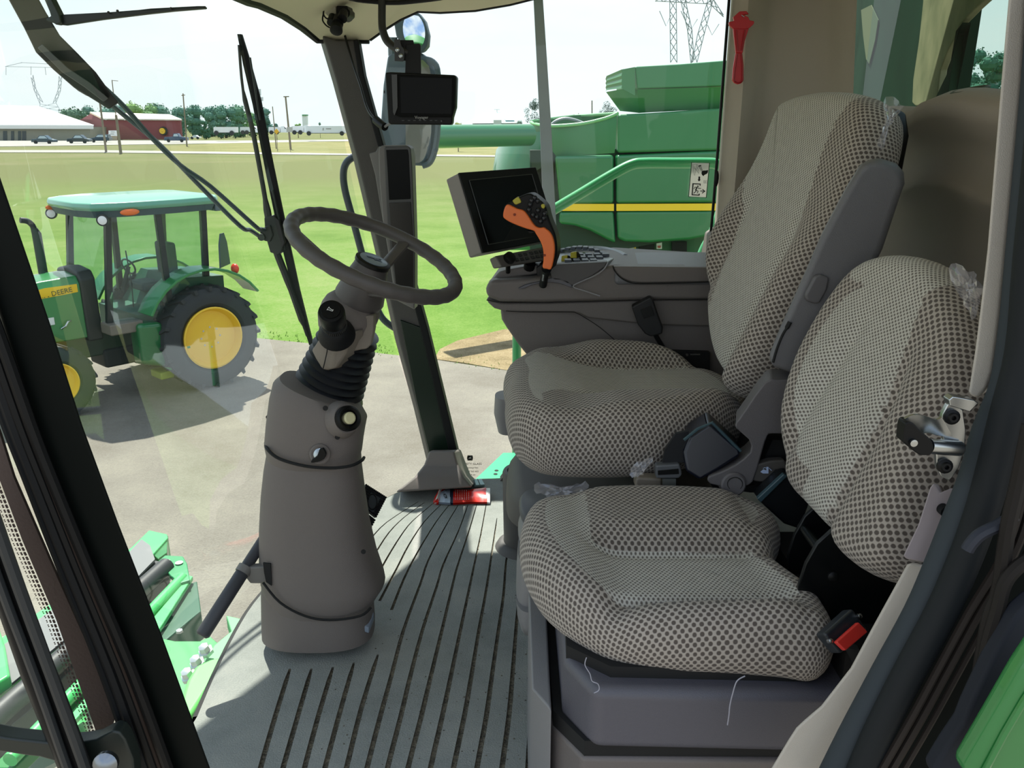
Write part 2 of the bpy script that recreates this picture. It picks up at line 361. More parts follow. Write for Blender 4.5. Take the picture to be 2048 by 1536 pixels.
b = MB(); b.prism([p+Vector((.01, -.005, -.012)) for p in outl], (0, 0, -.12)); b.build('floor_underside', BLKM, fl)
# crumbs of dry soil lying in the grooves
random.seed(5); b = MB()
for L_, R_ in channels:
    for _ in range(26):
        i = random.randrange(len(L_)-1); t = random.random(); p = L_[i].lerp(L_[i+1], t).lerp(R_[i].lerp(R_[i+1], t), random.uniform(.15, .85)); r = random.uniform(.0008, .002)
        b.ball(p+Vector((0, 0, -.0055+r*.6)), r, 5, 4, (1, 1, .7))
for _ in range(120):
    p = G(random.uniform(640, 1060), random.uniform(1180, 1536)); r = random.uniform(.0006, .0018); b.ball(p+Vector((0, 0, r*.5)), r, 5, 4, (1.3, 1, .6))
o = b.build('soil_crumbs', M('dry_soil', '6d6558', .95, col2='2f2a25', vs=90)); tag(o, 'dry brown soil crumbs scattered on the grooved floor mat', 'dirt', kind='stuff')

# ================================================================ CAB SHELL
# roof (outer shell shades the cab) and cream headliner
roof = MB(); ro = [(-1.0, .55), (-1.12, 1.3), (-1.05, 2.2), (-.62, 3.02), (.2, 3.05), (1.06, 2.95), (1.06, .55)]
roof.prism([Vector((x, y, 1.62)) for x, y in ro], (0, 0, .14)); rf_ = roof.build('ceiling', M('roof_shell', '2f7f3f', .5), bevel=.03); tag(rf_, kind='structure')
hl = [(430,-120,1.35,1.46),(470,-14,1.72,1.42),(500,0,1.9,1.40),(522,6,1.97,1.4),(575,30,2.2,1.4),(612,55,2.45,1.4),(640,79,2.62,1.4),(737,80,2.62,1.4),(768,58,2.62,1.42),(800,38,2.62,1.44),(835,22,2.62,1.46),(880,24,2.62,1.46),(950,20,2.62,1.47),(1020,8,2.62,1.49),(1100,-12,2.62,1.51),(1450,-25,2.62,1.53)]
edge_h = [P(u, v, y) for u, v, y, _ in hl]
b = MB(); inner = [Vector((p.x*.8+.05, min(p.y-.12, 2.45)*.98, 1.50+.02*(i > 9))) for i, p in enumerate(edge_h)]
inn2 = [Vector((p.x*.7+.1, p.y*.8, 1.56)) for p in inner]
b.loft([[p+Vector((0, 0, .2)), p, a, c] for p, a, c in zip(edge_h, inner, inn2)], cap=False, closed=False)
b.add([Vector((-.75, .6, 1.56)), Vector((1.05, .6, 1.56)), Vector((1.05, 2.6, 1.56)), Vector((-.75, 2.2, 1.56))], [(0, 1, 2, 3)])
h_ = b.build('headliner', HEAD, rf_, sharp=60)
b = MB(); b.tube([p+Vector((-.012 if i < 7 else 0, .012, .002)) for i, p in enumerate(edge_h[:8])], .012, 8); b.tube([p+Vector((0, .014, .004)) for p in edge_h[7:]], .008, 8)
b.build('roof_seal', RUB, rf_)
# right front corner pillar
ap = bpy.data.objects.new("trim_1", None); C.objects.link(ap); ap.location = P(800, 900, 2.6)
tag(ap, kind='structure')
A2 = M('pillar_charcoal', '45423f', .6, bump=.3, bs=600); 
# three faces of the pillar: charcoal lining, green steel edge, black rubber
b = MB(); f_ = PX([(645,70),(672,80),(712,80),(724,150),(766,300),(800,480),(848,660),(915,935),(866,945),(838,830),(800,690),(762,520),(715,320),(672,160)], 2.6)
b.prism(f_, (-.03, .09, 0)); b.build('pillar_lining', A2, ap, bevel=.006)
b = MB(); b.prism(PX([(706,80),(716,78),(728,150),(770,300),(806,480),(856,660),(925,945),(908,948),(842,665),(794,480),(759,305),(716,150)], 2.585), (.0, .05, 0)); b.build('rubber_edge', RUB, ap, bevel=.004)
b = MB(); b.prism(PX([(800,640),(842,655),(908,940),(868,944),(832,800)], 2.592), (0, .02, 0)); b.build('steel_edge', GRND, ap, bevel=.003)
b = MB(); b.loft([[P(u, v, y) for u, v, y in r] for r in (
  [(858,902,2.52),(908,902,2.5),(922,898,2.62),(866,898,2.66)],
  [(848,930,2.50),(916,930,2.48),(932,925,2.64),(856,925,2.68)],
  [(828,955,2.44),(928,955,2.44),(942,950,2.64),(846,948,2.70)],
  [(790,985,2.40),(945,975,2.43),(955,962,2.62),(810,975,2.66)])]); b.build('pillar_boot', PL, ap, bevel=.008, seg=3, sharp=60)
# windshield and right window glass
bot = cat_([fe[0]+Vector((-.02, 0, -.03)) if False else Vector((-.60, .80, -.03)), Vector((-.665, 1.2, -.03))]+[p+Vector((-.022, .008, -.04)) for p in fe[1:9]]+[Vector((-.25, 2.66, -.03))], 3)
top = cat_([Vector((-.58, .78, 1.5)), Vector((-.84, 1.15, 1.5)), Vector((-.98, 1.6, 1.5)), Vector((-.96, 2.0, 1.5)), Vector((-.84, 2.35, 1.5)), Vector((-.56, 2.66, 1.5))], 6)
def resamp(pts, n):
    L = [0]
    for i in range(1, len(pts)): L.append(L[-1]+(pts[i]-pts[i-1]).length)
    o = []
    for k in range(n):
        s = L[-1]*k/(n-1); j = 0
        while j < len(L)-2 and L[j+1] < s: j += 1
        t = (s-L[j])/max(1e-9, L[j+1]-L[j]); o.append(pts[j].lerp(pts[j+1], min(1, t)))
    return o
A_, B_ = resamp(bot, 28), resamp(top, 28)
b = MB(); rings = []
for k in range(13):
    t = k/12; rings.append([a.lerp(c, t)+Vector((-.05*math.sin(math.pi*t), 0, 0)) for a, c in zip(A_, B_)])
b.loft(rings, cap=False, closed=False); w1 = b.build('window_1', WGL, sharp=180); tag(w1, kind='structure')
RG = glass('side_window_glass', (.91, .96, .94), .04, .02)
b = MB(); b.add(PX([(655,60),(1500,-90),(1440,620),(1000,965),(925,960)], 2.68), [(0, 1, 2, 3, 4)]); w2 = b.build('window_2', RG); tag(w2, kind='structure')
# dotted frit and maker's stamp on the lower corner of the side glass
BP = M('black_print', '10120f', .6)
b = MB(); q = lambda x, y: P(940+x, 916+y, 2.674)
b.prism([q(-5,-5),q(5,-5),q(6,0),q(5,5),(q(-5,5)),q(-6,0)], (0, .001, 0)); st = b.build('glass_stamp', BP, w2)
b = MB(); b.add([P(940+x, 916+y, 2.672) for x, y in ((-3,3),(-2,-1),(1,-2),(3,-3),(2,0),(3,3),(1,1),(-1,1))], [tuple(range(8))]); b.build('stag_mark', M('white_print', 'e8e8e4', .6), st)
text('SAFETY GLASS', .011, P(943, 928, 2.672), (1, 0, 0), (0, 0, 1), M('grey_print', '5a4f48', .7), 'stamp_text', w2)
for k, s_ in enumerate(('LAMINATED', 'DOT 563 AS2', '43R-00')): text(s_, .008, P(944, 936+k*7, 2.672), (1, 0, 0), (0, 0, 1), MATS['grey_print'], 'stamp_text', w2)
# right rear pillar, corner panel, rear wall and rear window
wr = bpy.data.objects.new('wall_right', None); C.objects.link(wr); wr.location = (.7, 2.6, 0); tag(wr, kind='structure')
def YZ(l): return [P(u, v, y) for u, v, y in l]
rows = []
for v, l in ((-60, [(1466,2.66),(1470,2.60),(1500,2.56),(1528,2.58),(1542,2.62),(1560,2.62),(1640,2.60),(1668,2.55),(1720,2.46)]),
             (0, [(1462,2.66),(1466,2.60),(1497,2.56),(1524,2.58),(1538,2.62),(1556,2.62),(1636,2.60),(1664,2.55),(1714,2.46)]),
             (200, [(1447,2.66),(1451,2.60),(1484,2.56),(1509,2.58),(1524,2.62),(1545,2.62),(1634,2.60),(1662,2.55),(1706,2.46)]),
             (420, [(1431,2.66),(1436,2.60),(1466,2.56),(1490,2.58),(1502,2.62),(1525,2.62),(1630,2.60),(1660,2.55),(1704,2.46)]),
             (700, [(1415,2.66),(1420,2.60),(1444,2.56),(1464,2.58),(1474,2.62),(1500,2.62),(1620,2.60),(1650,2.55),(1700,2.46)]),
             (900, [(1410,2.66),(1414,2.60),(1434,2.56),(1454,2.58),(1464,2.62),(1490,2.62),(1620,2.60),(1650,2.55),(1700,2.46)])):
    rows.append([P(u, v, y) for u, y in l])
b = MB(); b.loft(rows, cap=False, closed=False); b.build('corner_panel', BEI, wr, sharp=60)
b = MB(); b.prism(PX([(1421,470),(1446,455),(1475,440),(1475,640),(1405,640),(1412,520)], 2.555), (0, .08, 0)); b.build('pillar_foot', PL, wr, bevel=.006)
b = MB(); b.tube(cat_(PX([(1459,-10),(1446,160),(1432,345),(1421,470),(1412,520),(1400,560)], 2.60), 3), .0045, 6); b.build('window_gasket', BLK, wr)
b = MB(); b.ball(P(1433, 357, 2.60), .012, 8, 6, (.6, .6, 2.2)); b.build('window_hinge', BLK, wr)
b = MB(); b.prism([G(1000, 962, 0), Vector((1.0, 2.66, 0)), Vector((1.0, 2.66, .42)), P(1420, 620, 2.66), P(1200, 700, 2.66)], (0, .04, 0)); b.build('side_panel', PL, wr)
wb = bpy.data.objects.new('wall_rear', None); C.objects.link(wb); wb.location = (.9, 1.7, 0); tag(wb, kind='structure')
def RW(Y, z, dx=0): return Vector((.67+.12*Y+dx, Y, z))
ys = [2.52, 2.35, 2.2, 2.07, 1.98, 1.90, 1.85, 1.80, 1.74, 1.66, 1.58, 1.45, 1.2, 1.0, .82]
sill = [1.196, 1.197, 1.196, 1.196, 1.193, 1.190, 1.196, 1.210, 1.217, 1.219, 1.216, 1.205, 1.195, 1.19, 1.19]
prof = [(.06, -.012), (.02, -.004), (-.008, 0), (-.045, -.015), (-.055, -.035), (-.05, -.055), (-.012, -.09), (-.012, -.15), (-.032, -.17), (-.034, -.185), (-.008, -.215), (0, -.30), (.0, -.60), (0, -1.2)]
b = MB(); b.loft([[RW(y, s+dz, dx) for dx, dz in prof] for y, s in zip(ys, sill)], cap=False, closed=False)
b.build('rear_panel', M('rear_panel_grey', '958b80', .7, bump=.25, bs=700), wb, sharp=60)
b = MB(); b.lathe(RW(1.66, 1.200, -.0), (-.25, 0, 1), [(-.01, .015), (.016, .030), (.018, .026), (.012, .020), (.010, .0)], 20, ell=1.6); b.build('sill_cup', M('dark_olive', '39402f', .6), wb, sharp=60)
b = MB(); b.prism([RW(.82, 1.5), RW(2.5, 1.5), RW(2.5, 1.62), RW(.82, 1.62)], (.05, 0, 0)); b.build('rear_header', BEI, wb)
b = MB(); b.add([RW(.8, 1.16, .03), RW(2.5, 1.16, .03), RW(2.5, 1.56, .03), RW(.8, 1.56, .03)], [(0, 1, 2, 3)]); w3 = b.build('window_3', glass('tinted_rear_glass', (.52, .66, .59), .03, .01)); tag(w3, kind='structure')
# own grain tank wall standing behind the rear window
gt = T('grain_tank', 'dark green and sunlit dusty tan grain tank wall seen through the rear window', 'tank', (1.6, 3.2, GZ))
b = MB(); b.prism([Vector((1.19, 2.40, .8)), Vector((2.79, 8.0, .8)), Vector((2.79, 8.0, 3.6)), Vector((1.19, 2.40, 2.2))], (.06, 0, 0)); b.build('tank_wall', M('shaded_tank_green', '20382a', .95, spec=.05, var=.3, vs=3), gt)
SUNDUST = M('sunlit_dust_tan', '9c9376', .95, col2='7d7a60', vs=9, spec=.05)  # dirt-covered plate, with the sunlight on it painted into the tan
def wallp(l, X0, Xs, off):
    n = (Vector((0, 0, 1)).cross(Vector((Xs, 1, 0)))); return [RP(u, v, (X0, 0, 1), n) for u, v in l]
pl_ = [RP(u, v, (1.15, 2.4, 1), (1, -.286, 0)) for u, v in [(1843,-40),(1846,5),(1838,80),(1826,160),(1824,206),(1830,212),(1862,212),(1874,190),(1880,140),(1895,100),(1912,70),(1918,50),(1945,22),(1990,-20),(2000,-40)]]
b = MB(); b.prism(pl_, (.02, 0, 0)); b.build('sunlit_dusty_chute', SUNDUST, gt, bevel=.004)
pl_ = [RP(u, v, (1.145, 2.4, 1), (1, -.286, 0)) for u, v in [(1862,214),(1876,185),(1893,150),(1900,130),(1912,66),(1925,45),(1912,62),(1906,126),(1896,190),(1890,205)]]
b = MB(); b.prism(pl_, (.02, 0, 0)); b.build('chute_edge', MATS['shaded_tank_green'], gt)
pl_ = [RP(u, v, (1.18, 2.4, 1), (1, -.286, 0)) for u, v in [(1722,20),(1742,10),(1756,40),(1750,80),(1738,128),(1732,118),(1726,70)]]
b = MB(); b.prism(pl_, (.004, 0, 0)); b.build('dust_streak', M('dust_streak', '56614c', .95, spec=.05), gt)
# own engine deck / platform behind the cab keeps daylight out from below
# ================================================================ NEAR DOOR OPENING (right side of the photograph)
dn = bpy.data.objects.new('door_1', None); C.objects.link(dn); dn.location = (.45, .78, 0); tag(dn, kind='structure')
TRM = M('pale_beige_trim', 'b3ada2', .6, bump=.3, bs=900)
b = MB(); b.prism(PX([(2020,-60),(2014,0),(2000,160),(1986,330),(1972,500),(1958,620),(1948,700),(1934,790),(1952,800),(1974,775),(1984,745),(1998,640),(2012,500),(2028,330),(2044,160),(2056,-60)], .78), (.05, .05, 0)); b.build('upper_door_trim', TRM, dn, bevel=.006)
b = MB(); b.prism(PX([(1822,1120),(1812,1128),(1748,1244),(1699,1335),(1640,1411),(1606,1440),(1590,1455),(1575,1478),(1520,1570),(1560,1700),(1720,1560),(1690,1500),(1745,1380),(1815,1240),(1856,1130)], .80), (.04, .05, -.04)); b.build('lower_door_trim', TRM, dn, bevel=.006)
b = MB(); b.prism(PX([(1868,965),(1860,975),(1836,1050),(1806,1112),(1812,1118),(1852,1126),(1880,1060),(1898,1010),(1920,990),(1905,975),(1880,985)], .79), (.03, .04, -.02)); b.build('latch_cover', M('mauve_grey_plastic', '8d8588', .6), dn, bevel=.004)
b = MB(); b.lathe(P(1889, 1021, .785), (0, -1, 0), [(-.005, .006), (.004, .006), (.004, .0035), (0, .003)], 16); b.build('cover_screw', RUB, dn)
b = MB(); seal = cat_([P(u, v, .765) for u, v in [(2100,-60),(2082,160),(2066,330),(2049,500),(2034,650),(2014,770),(1978,860),(1948,960),(1912,1050),(1880,1130),(1836,1230),(1770,1350),(1700,1480),(1640,1600)]], 4)
b.tube(seal, .017, 10, sq=(1, .9)); b.build('door_seal', M('slate_rubber', '333a3f', .75, spec=.25), dn)
b = MB(); s2 = cat_([P(u, v, .74) for u, v in [(2120,-60),(2100,160),(2085,330),(2065,520),(2048,700),(2015,830),(1990,930),(1962,1030),(1925,1130),(1880,1230),(1815,1350),(1750,1480),(1700,1600)]], 4)
b.tube(s2, .016, 10); b.build('outer_seal', M('charcoal_rubber', '1a1e21', .6, spec=.2), dn)
# dark door jamb recess and the ribbed black sill strips
b = MB(); b.prism([P(u, v, .80) for u, v in [(2030,-80),(2018,500),(1984,780),(1930,930),(1880,1080),(1840,1180),(1740,1360),(1620,1600),(2300,1800),(2500,-80)]], (.04, .03, 0)); b.build('jamb_recess', M('very_dark_green', '070c0a', .8, spec=.1), dn)
for k, (o_, r_) in enumerate(((34, .004), (48, .004), (64, .003))):
    b = MB(); b.tube(cat_([P(u+o_*1.5, v, .725) for u, v in [(2060,700),(1995,990),(1955,1110),(1890,1220),(1830,1330),(1770,1440),(1700,1560)]], 4), r_, 6); b.build('sill_strip', M('brown_rubber', '2b2623', .6, spec=.2), dn)
b = MB(); b.tube(cat_([P(u, v, .70) for u, v in [(2030,1030),(1998,1050),(1962,1068),(1944,1085),(1934,1100)]], 4), .006, 8); b.build('grab_rod', M('blue_grey_rubber', '1d222e', .6), dn)
b = MB(); b.tube(cat_([P(u, v, .69) for u, v in [(2060,850),(2035,970),(2015,1060),(1998,1180),(1980,1230),(1962,1330),(1950,1420)]], 4), .007, 8); b.build('door_rod', M('dark_brown_rubber', '211e1c', .7, spec=.2), dn)
b = MB(); b.tube(cat_([P(u, v, .68) for u, v in [(2075,1110),(2040,1130),(2010,1165),(1995,1220),(1975,1290),(1955,1400)]], 4), .0065, 8); b.build('door_cable', MATS['dark_brown_rubber'], dn)
b = MB(); b.prism(cat_([P(u, v, .66) for u, v in [(2100,1180),(2040,1225),(2000,1290),(1960,1370),(1925,1450),(1885,1580),(2300,1600)]], 3), (0, .02, 0)); b.build('step_panel', M('navy_grey_panel', '24272e', .8, spec=.2), dn, bevel=.005)
fp = T('fender_panel', 'bright green painted body panel in the lower right corner', 'panel', P(2010, 1480, .6))
b = MB(); b.prism([P(u, v, .60) for u, v in [(2100,1270),(2048,1350),(1990,1450),(1925,1560),(2200,1600)]], (0, .03, 0)); b.build('panel_skin', GRN, fp, bevel=.012, seg=3)
b = MB(); b.tube([P(u, v, .598) for u, v in [(2110,1310),(2048,1402),(2008,1470),(1960,1560)]], .003, 6); b.build('panel_crease', GRN, fp)
# latch striker bolted to the door frame
ls = T('latch_striker', 'shiny zinc door striker with black roller and two bolts on the beige door frame', 'latch', P(1900, 880, .76))
b = MB(); b.prism(PX([(1896,808),(1906,808),(1926,820),(1932,860),(1930,900),(1918,935),(1905,955),(1898,962),(1882,952),(1874,935),(1872,900),(1888,880),(1880,850),(1886,828)], .755), (0, .006, 0)); b.build('striker_plate', CHR, ls, bevel=.001)
b = MB(); b.prism(PX([(1898,800),(1906,793),(1948,800),(1958,806),(1940,824),(1900,812)], .752), (0, .012, 0)); b.build('plate_fold', CHR, ls, bevel=.001)
b = MB(); arm = cat_(PX([(1810,838),(1826,830),(1850,832),(1872,840),(1884,835)], .735), 4); arm2 = cat_(PX([(1808,884),(1820,880),(1850,866),(1880,872),(1905,872)], .745), 4)
b.loft([[a, c, c+Vector((0, .003, 0)), a+Vector((0, .003, 0))] for a, c in zip(resamp(arm, 12), resamp(arm2, 12))]); b.build('striker_arm', CHR, ls)
b = MB(); b.rod(P(1856, 892, .738), P(1918, 897, .752), .0075, 16); b.build('striker_pin', CHR, ls)
b = MB(); b.prism(cat_(PX([(1806,884),(1811,848),(1826,846),(1842,862),(1862,880),(1868,898),(1860,910),(1840,910),(1822,898)], .728), 3), (0, .016, 0)); rb = b.build('roller', BLK, ls, bevel=.002)
b = MB(); b.lathe(P(1826, 885, .727), (0, -1, 0), [(0, .0035), (.0025, .0035), (.0028, .002)], 12); b.build('rivet', CHR, rb)
for u, v in ((1902, 833), (1888, 931)):
    b = MB(); b.lathe(P(u, v, .754), (-.1, -1, .1), [(0, .0075), (.003, .0075), (.0045, .005), (.007, .0042), (.007, .0022), (.003, .002)], 16); b.build('bolt', BLK, ls)

# ================================================================ LEFT FRONT PILLAR (near, left side of the photograph)
lp = bpy.data.objects.new('trim_2', None); C.objects.link(lp); lp.location = P(250, 1200, .8); tag(lp, kind='structure')
b = MB(); b.prism(PX([(-80,110),(0,352),(100,645),(165,850),(237,1046),(322,1265),(424,1545),(470,1680),(400,1680),(330,1536),(268,1337),(179,1127),(107,953),(67,850),(-10,600),(-120,350)], .80), (-.03, .05, -.03)); b.build('pillar_face', M('black_green_gloss', '060b09', .55, spec=.12), lp, bevel=.004)
for k, (dx, m_, r_) in enumerate(((-5, BLK, .006), (-18, M('bronze_rubber', '352d28', .95, spec=.05), .003), (-26, BLK, .006), (-40, RUB, .007), (-52, M('charcoal_ridge', '141618', .7, spec=.15), .006))):
    b = MB(); b.tube(cat_(PX([(-70+dx,480),(0+dx,660),(67+dx,850),(107+dx,953),(179+dx*1.1,1127),(268+dx*1.2,1337),(330+dx*1.3,1500),(380+dx*1.3,1640)], .79), 3), r_, 8); b.build('weather_strip', m_, lp)
FR = M('brown_frit', '4b3d37', .7, bump=.3, bs=300)
b = MB(); b.prism(PX([(-60,800),(0,962),(45,1082),(112,1239),(201,1489),(219,1470),(230,1430),(197,1340),(112,1150),(27,955),(0,870),(-60,700)], .815), (0, .004, 0)); fr_ = b.build('frit_band', FR, lp)
b = MB()                                            # dotted edge of the frit
pts = resamp(PX([(0,962),(45,1082),(112,1239),(201,1489)], .815), 120)
for i, p in enumerate(pts):
    for k in range(3): b.lathe(p+Vector((-.003-.004*k, 0, .001*(i % 2))), (0, -1, 0), [(0, .0016-.0004*k), (.0004, .0016-.0004*k)], 6)
b.build('frit_dots', FR, fr_, stuff=True)
b = MB(); b.prism(PX([(-60,850),(0,1029),(54,1185),(125,1364),(183,1520),(215,1610),(150,1640),(120,1536),(45,1350),(0,1221),(-60,1080)], .74), (-.02, .025, -.025)); db = b.build('door_bar', M('soft_black_bar', '0b0c0d', .6, spec=.2), lp, bevel=.006)
b = MB(); b.tube(cat_(PX([(-20,1010),(40,1180),(108,1364),(165,1520),(190,1600)], .736), 3), .006, 8); b.tube(cat_(PX([(-20,1110),(20,1220),(75,1364),(135,1536),(160,1600)], .736), 3), .005, 8); b.build('bar_ridge', M('ridge_grey', '24282a', .5), db)
b = MB(); b.prism(cat_(PX([(-30,1468),(10,1476),(60,1482),(130,1488),(190,1480),(225,1462),(250,1480),(270,1560),(200,1580),(110,1524),(50,1512),(-30,1500)], .755), 2), (0, .02, 0)); b.build('hinge_arm', M('olive_black_cast', '1b231f', .45), lp, bevel=.003)
b = MB(); b.lathe(P(214, 1524, .735), (.1, -1, .25), [(0, .013), (.006, .013), (.010, .009), (.012, .004)], 20); b.build('hinge_bolt', M('dull_steel', '8a9096', .3, metal=1), lp)
# wall below the near opening (front corner to sill), outside the frame of the photograph
# ================================================================ STEERING COLUMN
YC = 1.67
sc = T('steering_column', 'grey steering column with black-ringed bellows and tilted three-spoke wheel, standing on the mat', 'steering column', (P(640, 1290, YC).x, YC, 0))
def sect(uL, uR, v, b_, n=2.6, yc=YC, N=36, tilt=0):
    a_, c_ = P(uL, v, yc), P(uR, v, yc); cx = (a_.x+c_.x)/2; rx = (c_.x-a_.x)/2; z = a_.z; o = []
    for i in range(N):
        t = 2*math.pi*i/N; cc, ss = math.cos(t), math.sin(t)
        dx_ = rx*math.copysign(abs(cc)**(2/n), cc); o.append(Vector((cx+dx_, yc+b_*math.copysign(abs(ss)**(2/n), ss), z+tilt*dx_)))
    return o
def lofts(l, name, mat, parent, sharp=50, **k):
    b = MB(); b.loft([sect(*r) for r in l]); return b.build(name, mat, parent, sharp=sharp, **k)
lofts([(528,748,1262,.085),(527,748,1240,.088),(526,744,1180,.085),(530,738,1100,.078)], 'base_cover', PL, sc)
low = lofts([(536,720,905,.072),(531,722,935,.078),(526,728,985,.085),(523,737,1045,.09),(523,752,1110,.094),(526,766,1150,.096),(530,769,1166,.096),(538,752,1192,.09),(560,735,1215,.08)], 'lower_cover', PL, sc)
b = MB(); rs = [sect(524,746,1247,.0905)]; b = MB(); b.tube(cat_([P(526,1165,YC-.088),P(560,1205,YC-.098),P(610,1232,YC-.102),(P(660,1240,YC-.10)),P(720,1232,YC-.09),P(742,1215,YC-.07)], 4), .0028, 6); b.build('cover_seam', BLKM, sc)
TL = (2.6, YC, 36)
up = lofts([(576,700,778,.055,*TL,-.44),(566,706,778,.066,*TL,-.44),(553,722,792,.075,*TL,-.40),(545,731,815,.080,*TL,-.28),(537,728,850,.082,*TL,-.1),(533,725,880,.083),(538,722,905,.080),(548,716,920,.072)], 'upper_cover', PL, sc)
b = MB(); b.tube(cat_([P(531,886,YC-.02),P(536,900,YC-.07),P(560,918,YC-.086),P(610,932,YC-.093),P(660,936,YC-.093),P(700,932,YC-.086),P(722,922,YC-.06),P(728,915,YC-.02)], 4), .0035, 6); b.build('shadow_gap', BLKM, sc)
for u, v, y in ((537,834,YC-.02),(651,816,YC-.083),(675,874,YC-.084),(727,1103,YC-.088)):
    b = MB(); b.lathe(P(u, v, y), (0, -1, 0), [(0, .0052), (.002, .0052), (.0022, .003)], 14); b.build('screw_hole', BLKM, sc)
# hazard button in its tilted socket
b = MB(); d_ = Vector((.55, -.75, .35)).normalized(); o_ = P(690, 838, YC-.075)
b.lathe(o_-d_*.02, d_, [(0, .040), (.018, .036), (.03, .030)], 24, ell=.9); b.build('button_boss', PL, sc, sharp=60)
b = MB(); b.lathe(o_-d_*.0, d_, [(0, .027), (.022, .026), (.026, .022), (.022, .017), (.012, .016)], 24); hb = b.build('button_socket', BLK, sc)
b = MB(); b.lathe(o_+d_*.012, d_, [(0, .0125), (.014, .0125), (.017, .0095)], 20); tag(b.build('hazard_button', M('cream_button', 'cfc9a0', .4), sc), 'cream push button in the black socket')
# key switch
kc = P(640, 908, YC-.086); kd = Vector((.1, -.95, .25)).normalized()
b = MB(); b.lathe(kc, kd, [(-.004, .021), (.003, .021), (.005, .018), (.004, .014), (.003, .013)], 24); ks = b.build('key_switch', PL, sc)
b = MB(); b.lathe(kc+kd*.003, kd, [(0, .0125), (.003, .0125), (.004, .008)], 20); b.build('lock_barrel', CHR, ks)
b = MB(); b.prism(cat_([P(u, v, YC-.10) for u, v in [(646,897),(652,908),(648,918),(636,924),(622,926),(624,920),(634,912),(638,900)]], 2), (0, .008, 0)); b.build('key', BLK, ks, bevel=.0015)
# tilt axis geometry
N_ = Vector((.40, -.13, .905)).normalized(); WC = P(752, 508, YC)
E1 = (Vector((math.cos(math.radians(23)), 0, -math.sin(math.radians(23))))); E1 = (E1-N_*E1.dot(N_)).normalized(); E2 = N_.cross(E1); E2 = E2 if E2.y > 0 else -E2
RW_ = .172
def wp(deg, r=RW_, d=0): a = math.radians(deg); return WC+E1*(r*math.cos(a))+E2*(r*math.sin(a))+N_*d
b = MB(); ringp = []; rr = []
for i in range(120):
    a = 360*i/120; ringp.append(wp(a)); rr.append(.0150+.0007*math.sin(math.radians(a)*30)*(1 if (a > 100 and a < 340) or a < 70 else 0))
b.tube(ringp, rr, 14, closed=True); wh = b.build('steering_wheel', M('wheel_rubber', '4b4746', .5, bump=.2, bs=900), sc, sharp=180)
for a in (78, -50, 198):
    p0, p1, p2 = wp(a, .168, -.004), wp(a, .10, -.038), wp(a, .035, -.072)
    b = MB(); b.tube(cat_([p0, p1, p2], 4), .0125, 10, sq=(.62, 1.25)); b.build('spoke', M('wheel_rubber', '4b4746'), wh)
b = MB(); b.lathe(WC-N_*.02, N_, [(-.092, .048), (-.08, .052), (-.04, .044), (-.012, .036), (0, .034)], 28); b.build('hub', MATS['wheel_rubber'], wh, sharp=60)
b = MB(); b.lathe(WC-N_*.018, N_, [(-.004, .037), (.003, .037), (.005, .033)], 28); b.build('hub_rim', BLK, wh)
b = MB(); b.lathe(WC-N_*.014, N_, [(0, .029), (.002, .029), (.0035, .026)], 28); b.build('hub_cap', M('silver_blue_badge', '7e8c99', .35, metal=.3), wh)
b = MB(); e1, e2 = E1, E2; g_ = lambda x, y: WC-N_*.0100+e1*x*.001+e2*y*.001
b.prism([g_(*p) for p in [(-16,-4),(-6,2),(2,4),(10,10),(14,8),(8,4),(14,0),(18,-4),(8,-2),(2,-8),(0,-2),(-8,-6),(-12,-8)]], N_*.0008); b.build('stag_badge', M('badge_dark', '2c3540', .4), wh)
# head under the wheel
b = MB(); hr = []
for d, r, ex, sh in ((-.10,.044,0,0),(-.118,.058,.006,0),(-.132,.060,.012,0),(-.155,.059,.016,0),(-.18,.052,.012,0),(-.195,.044,.006,0)):
    c_ = WC+N_*d+Vector((-.004-ex*.3, -ex, 0)); hr.append([c_+E1*(r*math.cos(t))+E2*((r*.92)*math.sin(t)) for t in [2*math.pi*i/32 for i in range(32)]])
b.loft(hr); head = b.build('column_head', PL, sc, sharp=60)
b = MB(); b.loft([[P(u, v, y) for u, v, y in r] for r in (
  [(622,700,1.635),(640,672,1.615),(668,664,1.605),(700,668,1.61),(728,655,1.63),(730,690,1.66),(640,705,1.67)],
  [(630,716,1.63),(645,712,1.612),(668,708,1.602),(692,706,1.608),(710,695,1.63),(708,712,1.66),(650,720,1.67)],
  [(644,738,1.635),(652,738,1.622),(662,740,1.615),(672,738,1.618),(682,730,1.63),(680,738,1.65),(655,742,1.66)])]); b.build('switch_shroud', M('light_grey_plastic', '7a7268', .6, bump=.3, bs=900), sc, bevel=.006, seg=3, sharp=60)
b = MB(); b.prism(cat_(PX([(716,640),(748,630),(742,690),(722,700),(700,700),(712,665)], 1.64), 2), (0, .03, 0)); b.build('switch_side_cover', MATS['light_grey_plastic'], sc, bevel=.004)
b = MB(); b.tube([P(655,694,1.598),P(654,704,1.598),P(650,722,1.604),P(646,738,1.616)], .0012, 6); b.build('shroud_seam', BLKM, sc)
ka = P(673, 667, 1.60); kb = P(662, 622, 1.535); kd = (kb-ka).normalized(); kl = (kb-ka).length
b = MB(); b.lathe(ka-kd*.006, kd, [(0, .037), (.010, .035), (.022, .028), (.034, .023)], 28); b.build('lever_boot', RUB, sc, sharp=70)
b = MB(); b.lathe(ka+kd*.022, kd, [(0, .021), (.004, .0235), (.008, .021), (.010, .023), (.022, .024), (.023, .022), (.028, .0245), (kl-.028, .0255), (kl-.022, .0235), (kl-.021, .018), (kl-.018, .0175)], 36); kn = b.build('horn_knob', BLK, sc)
b = MB()
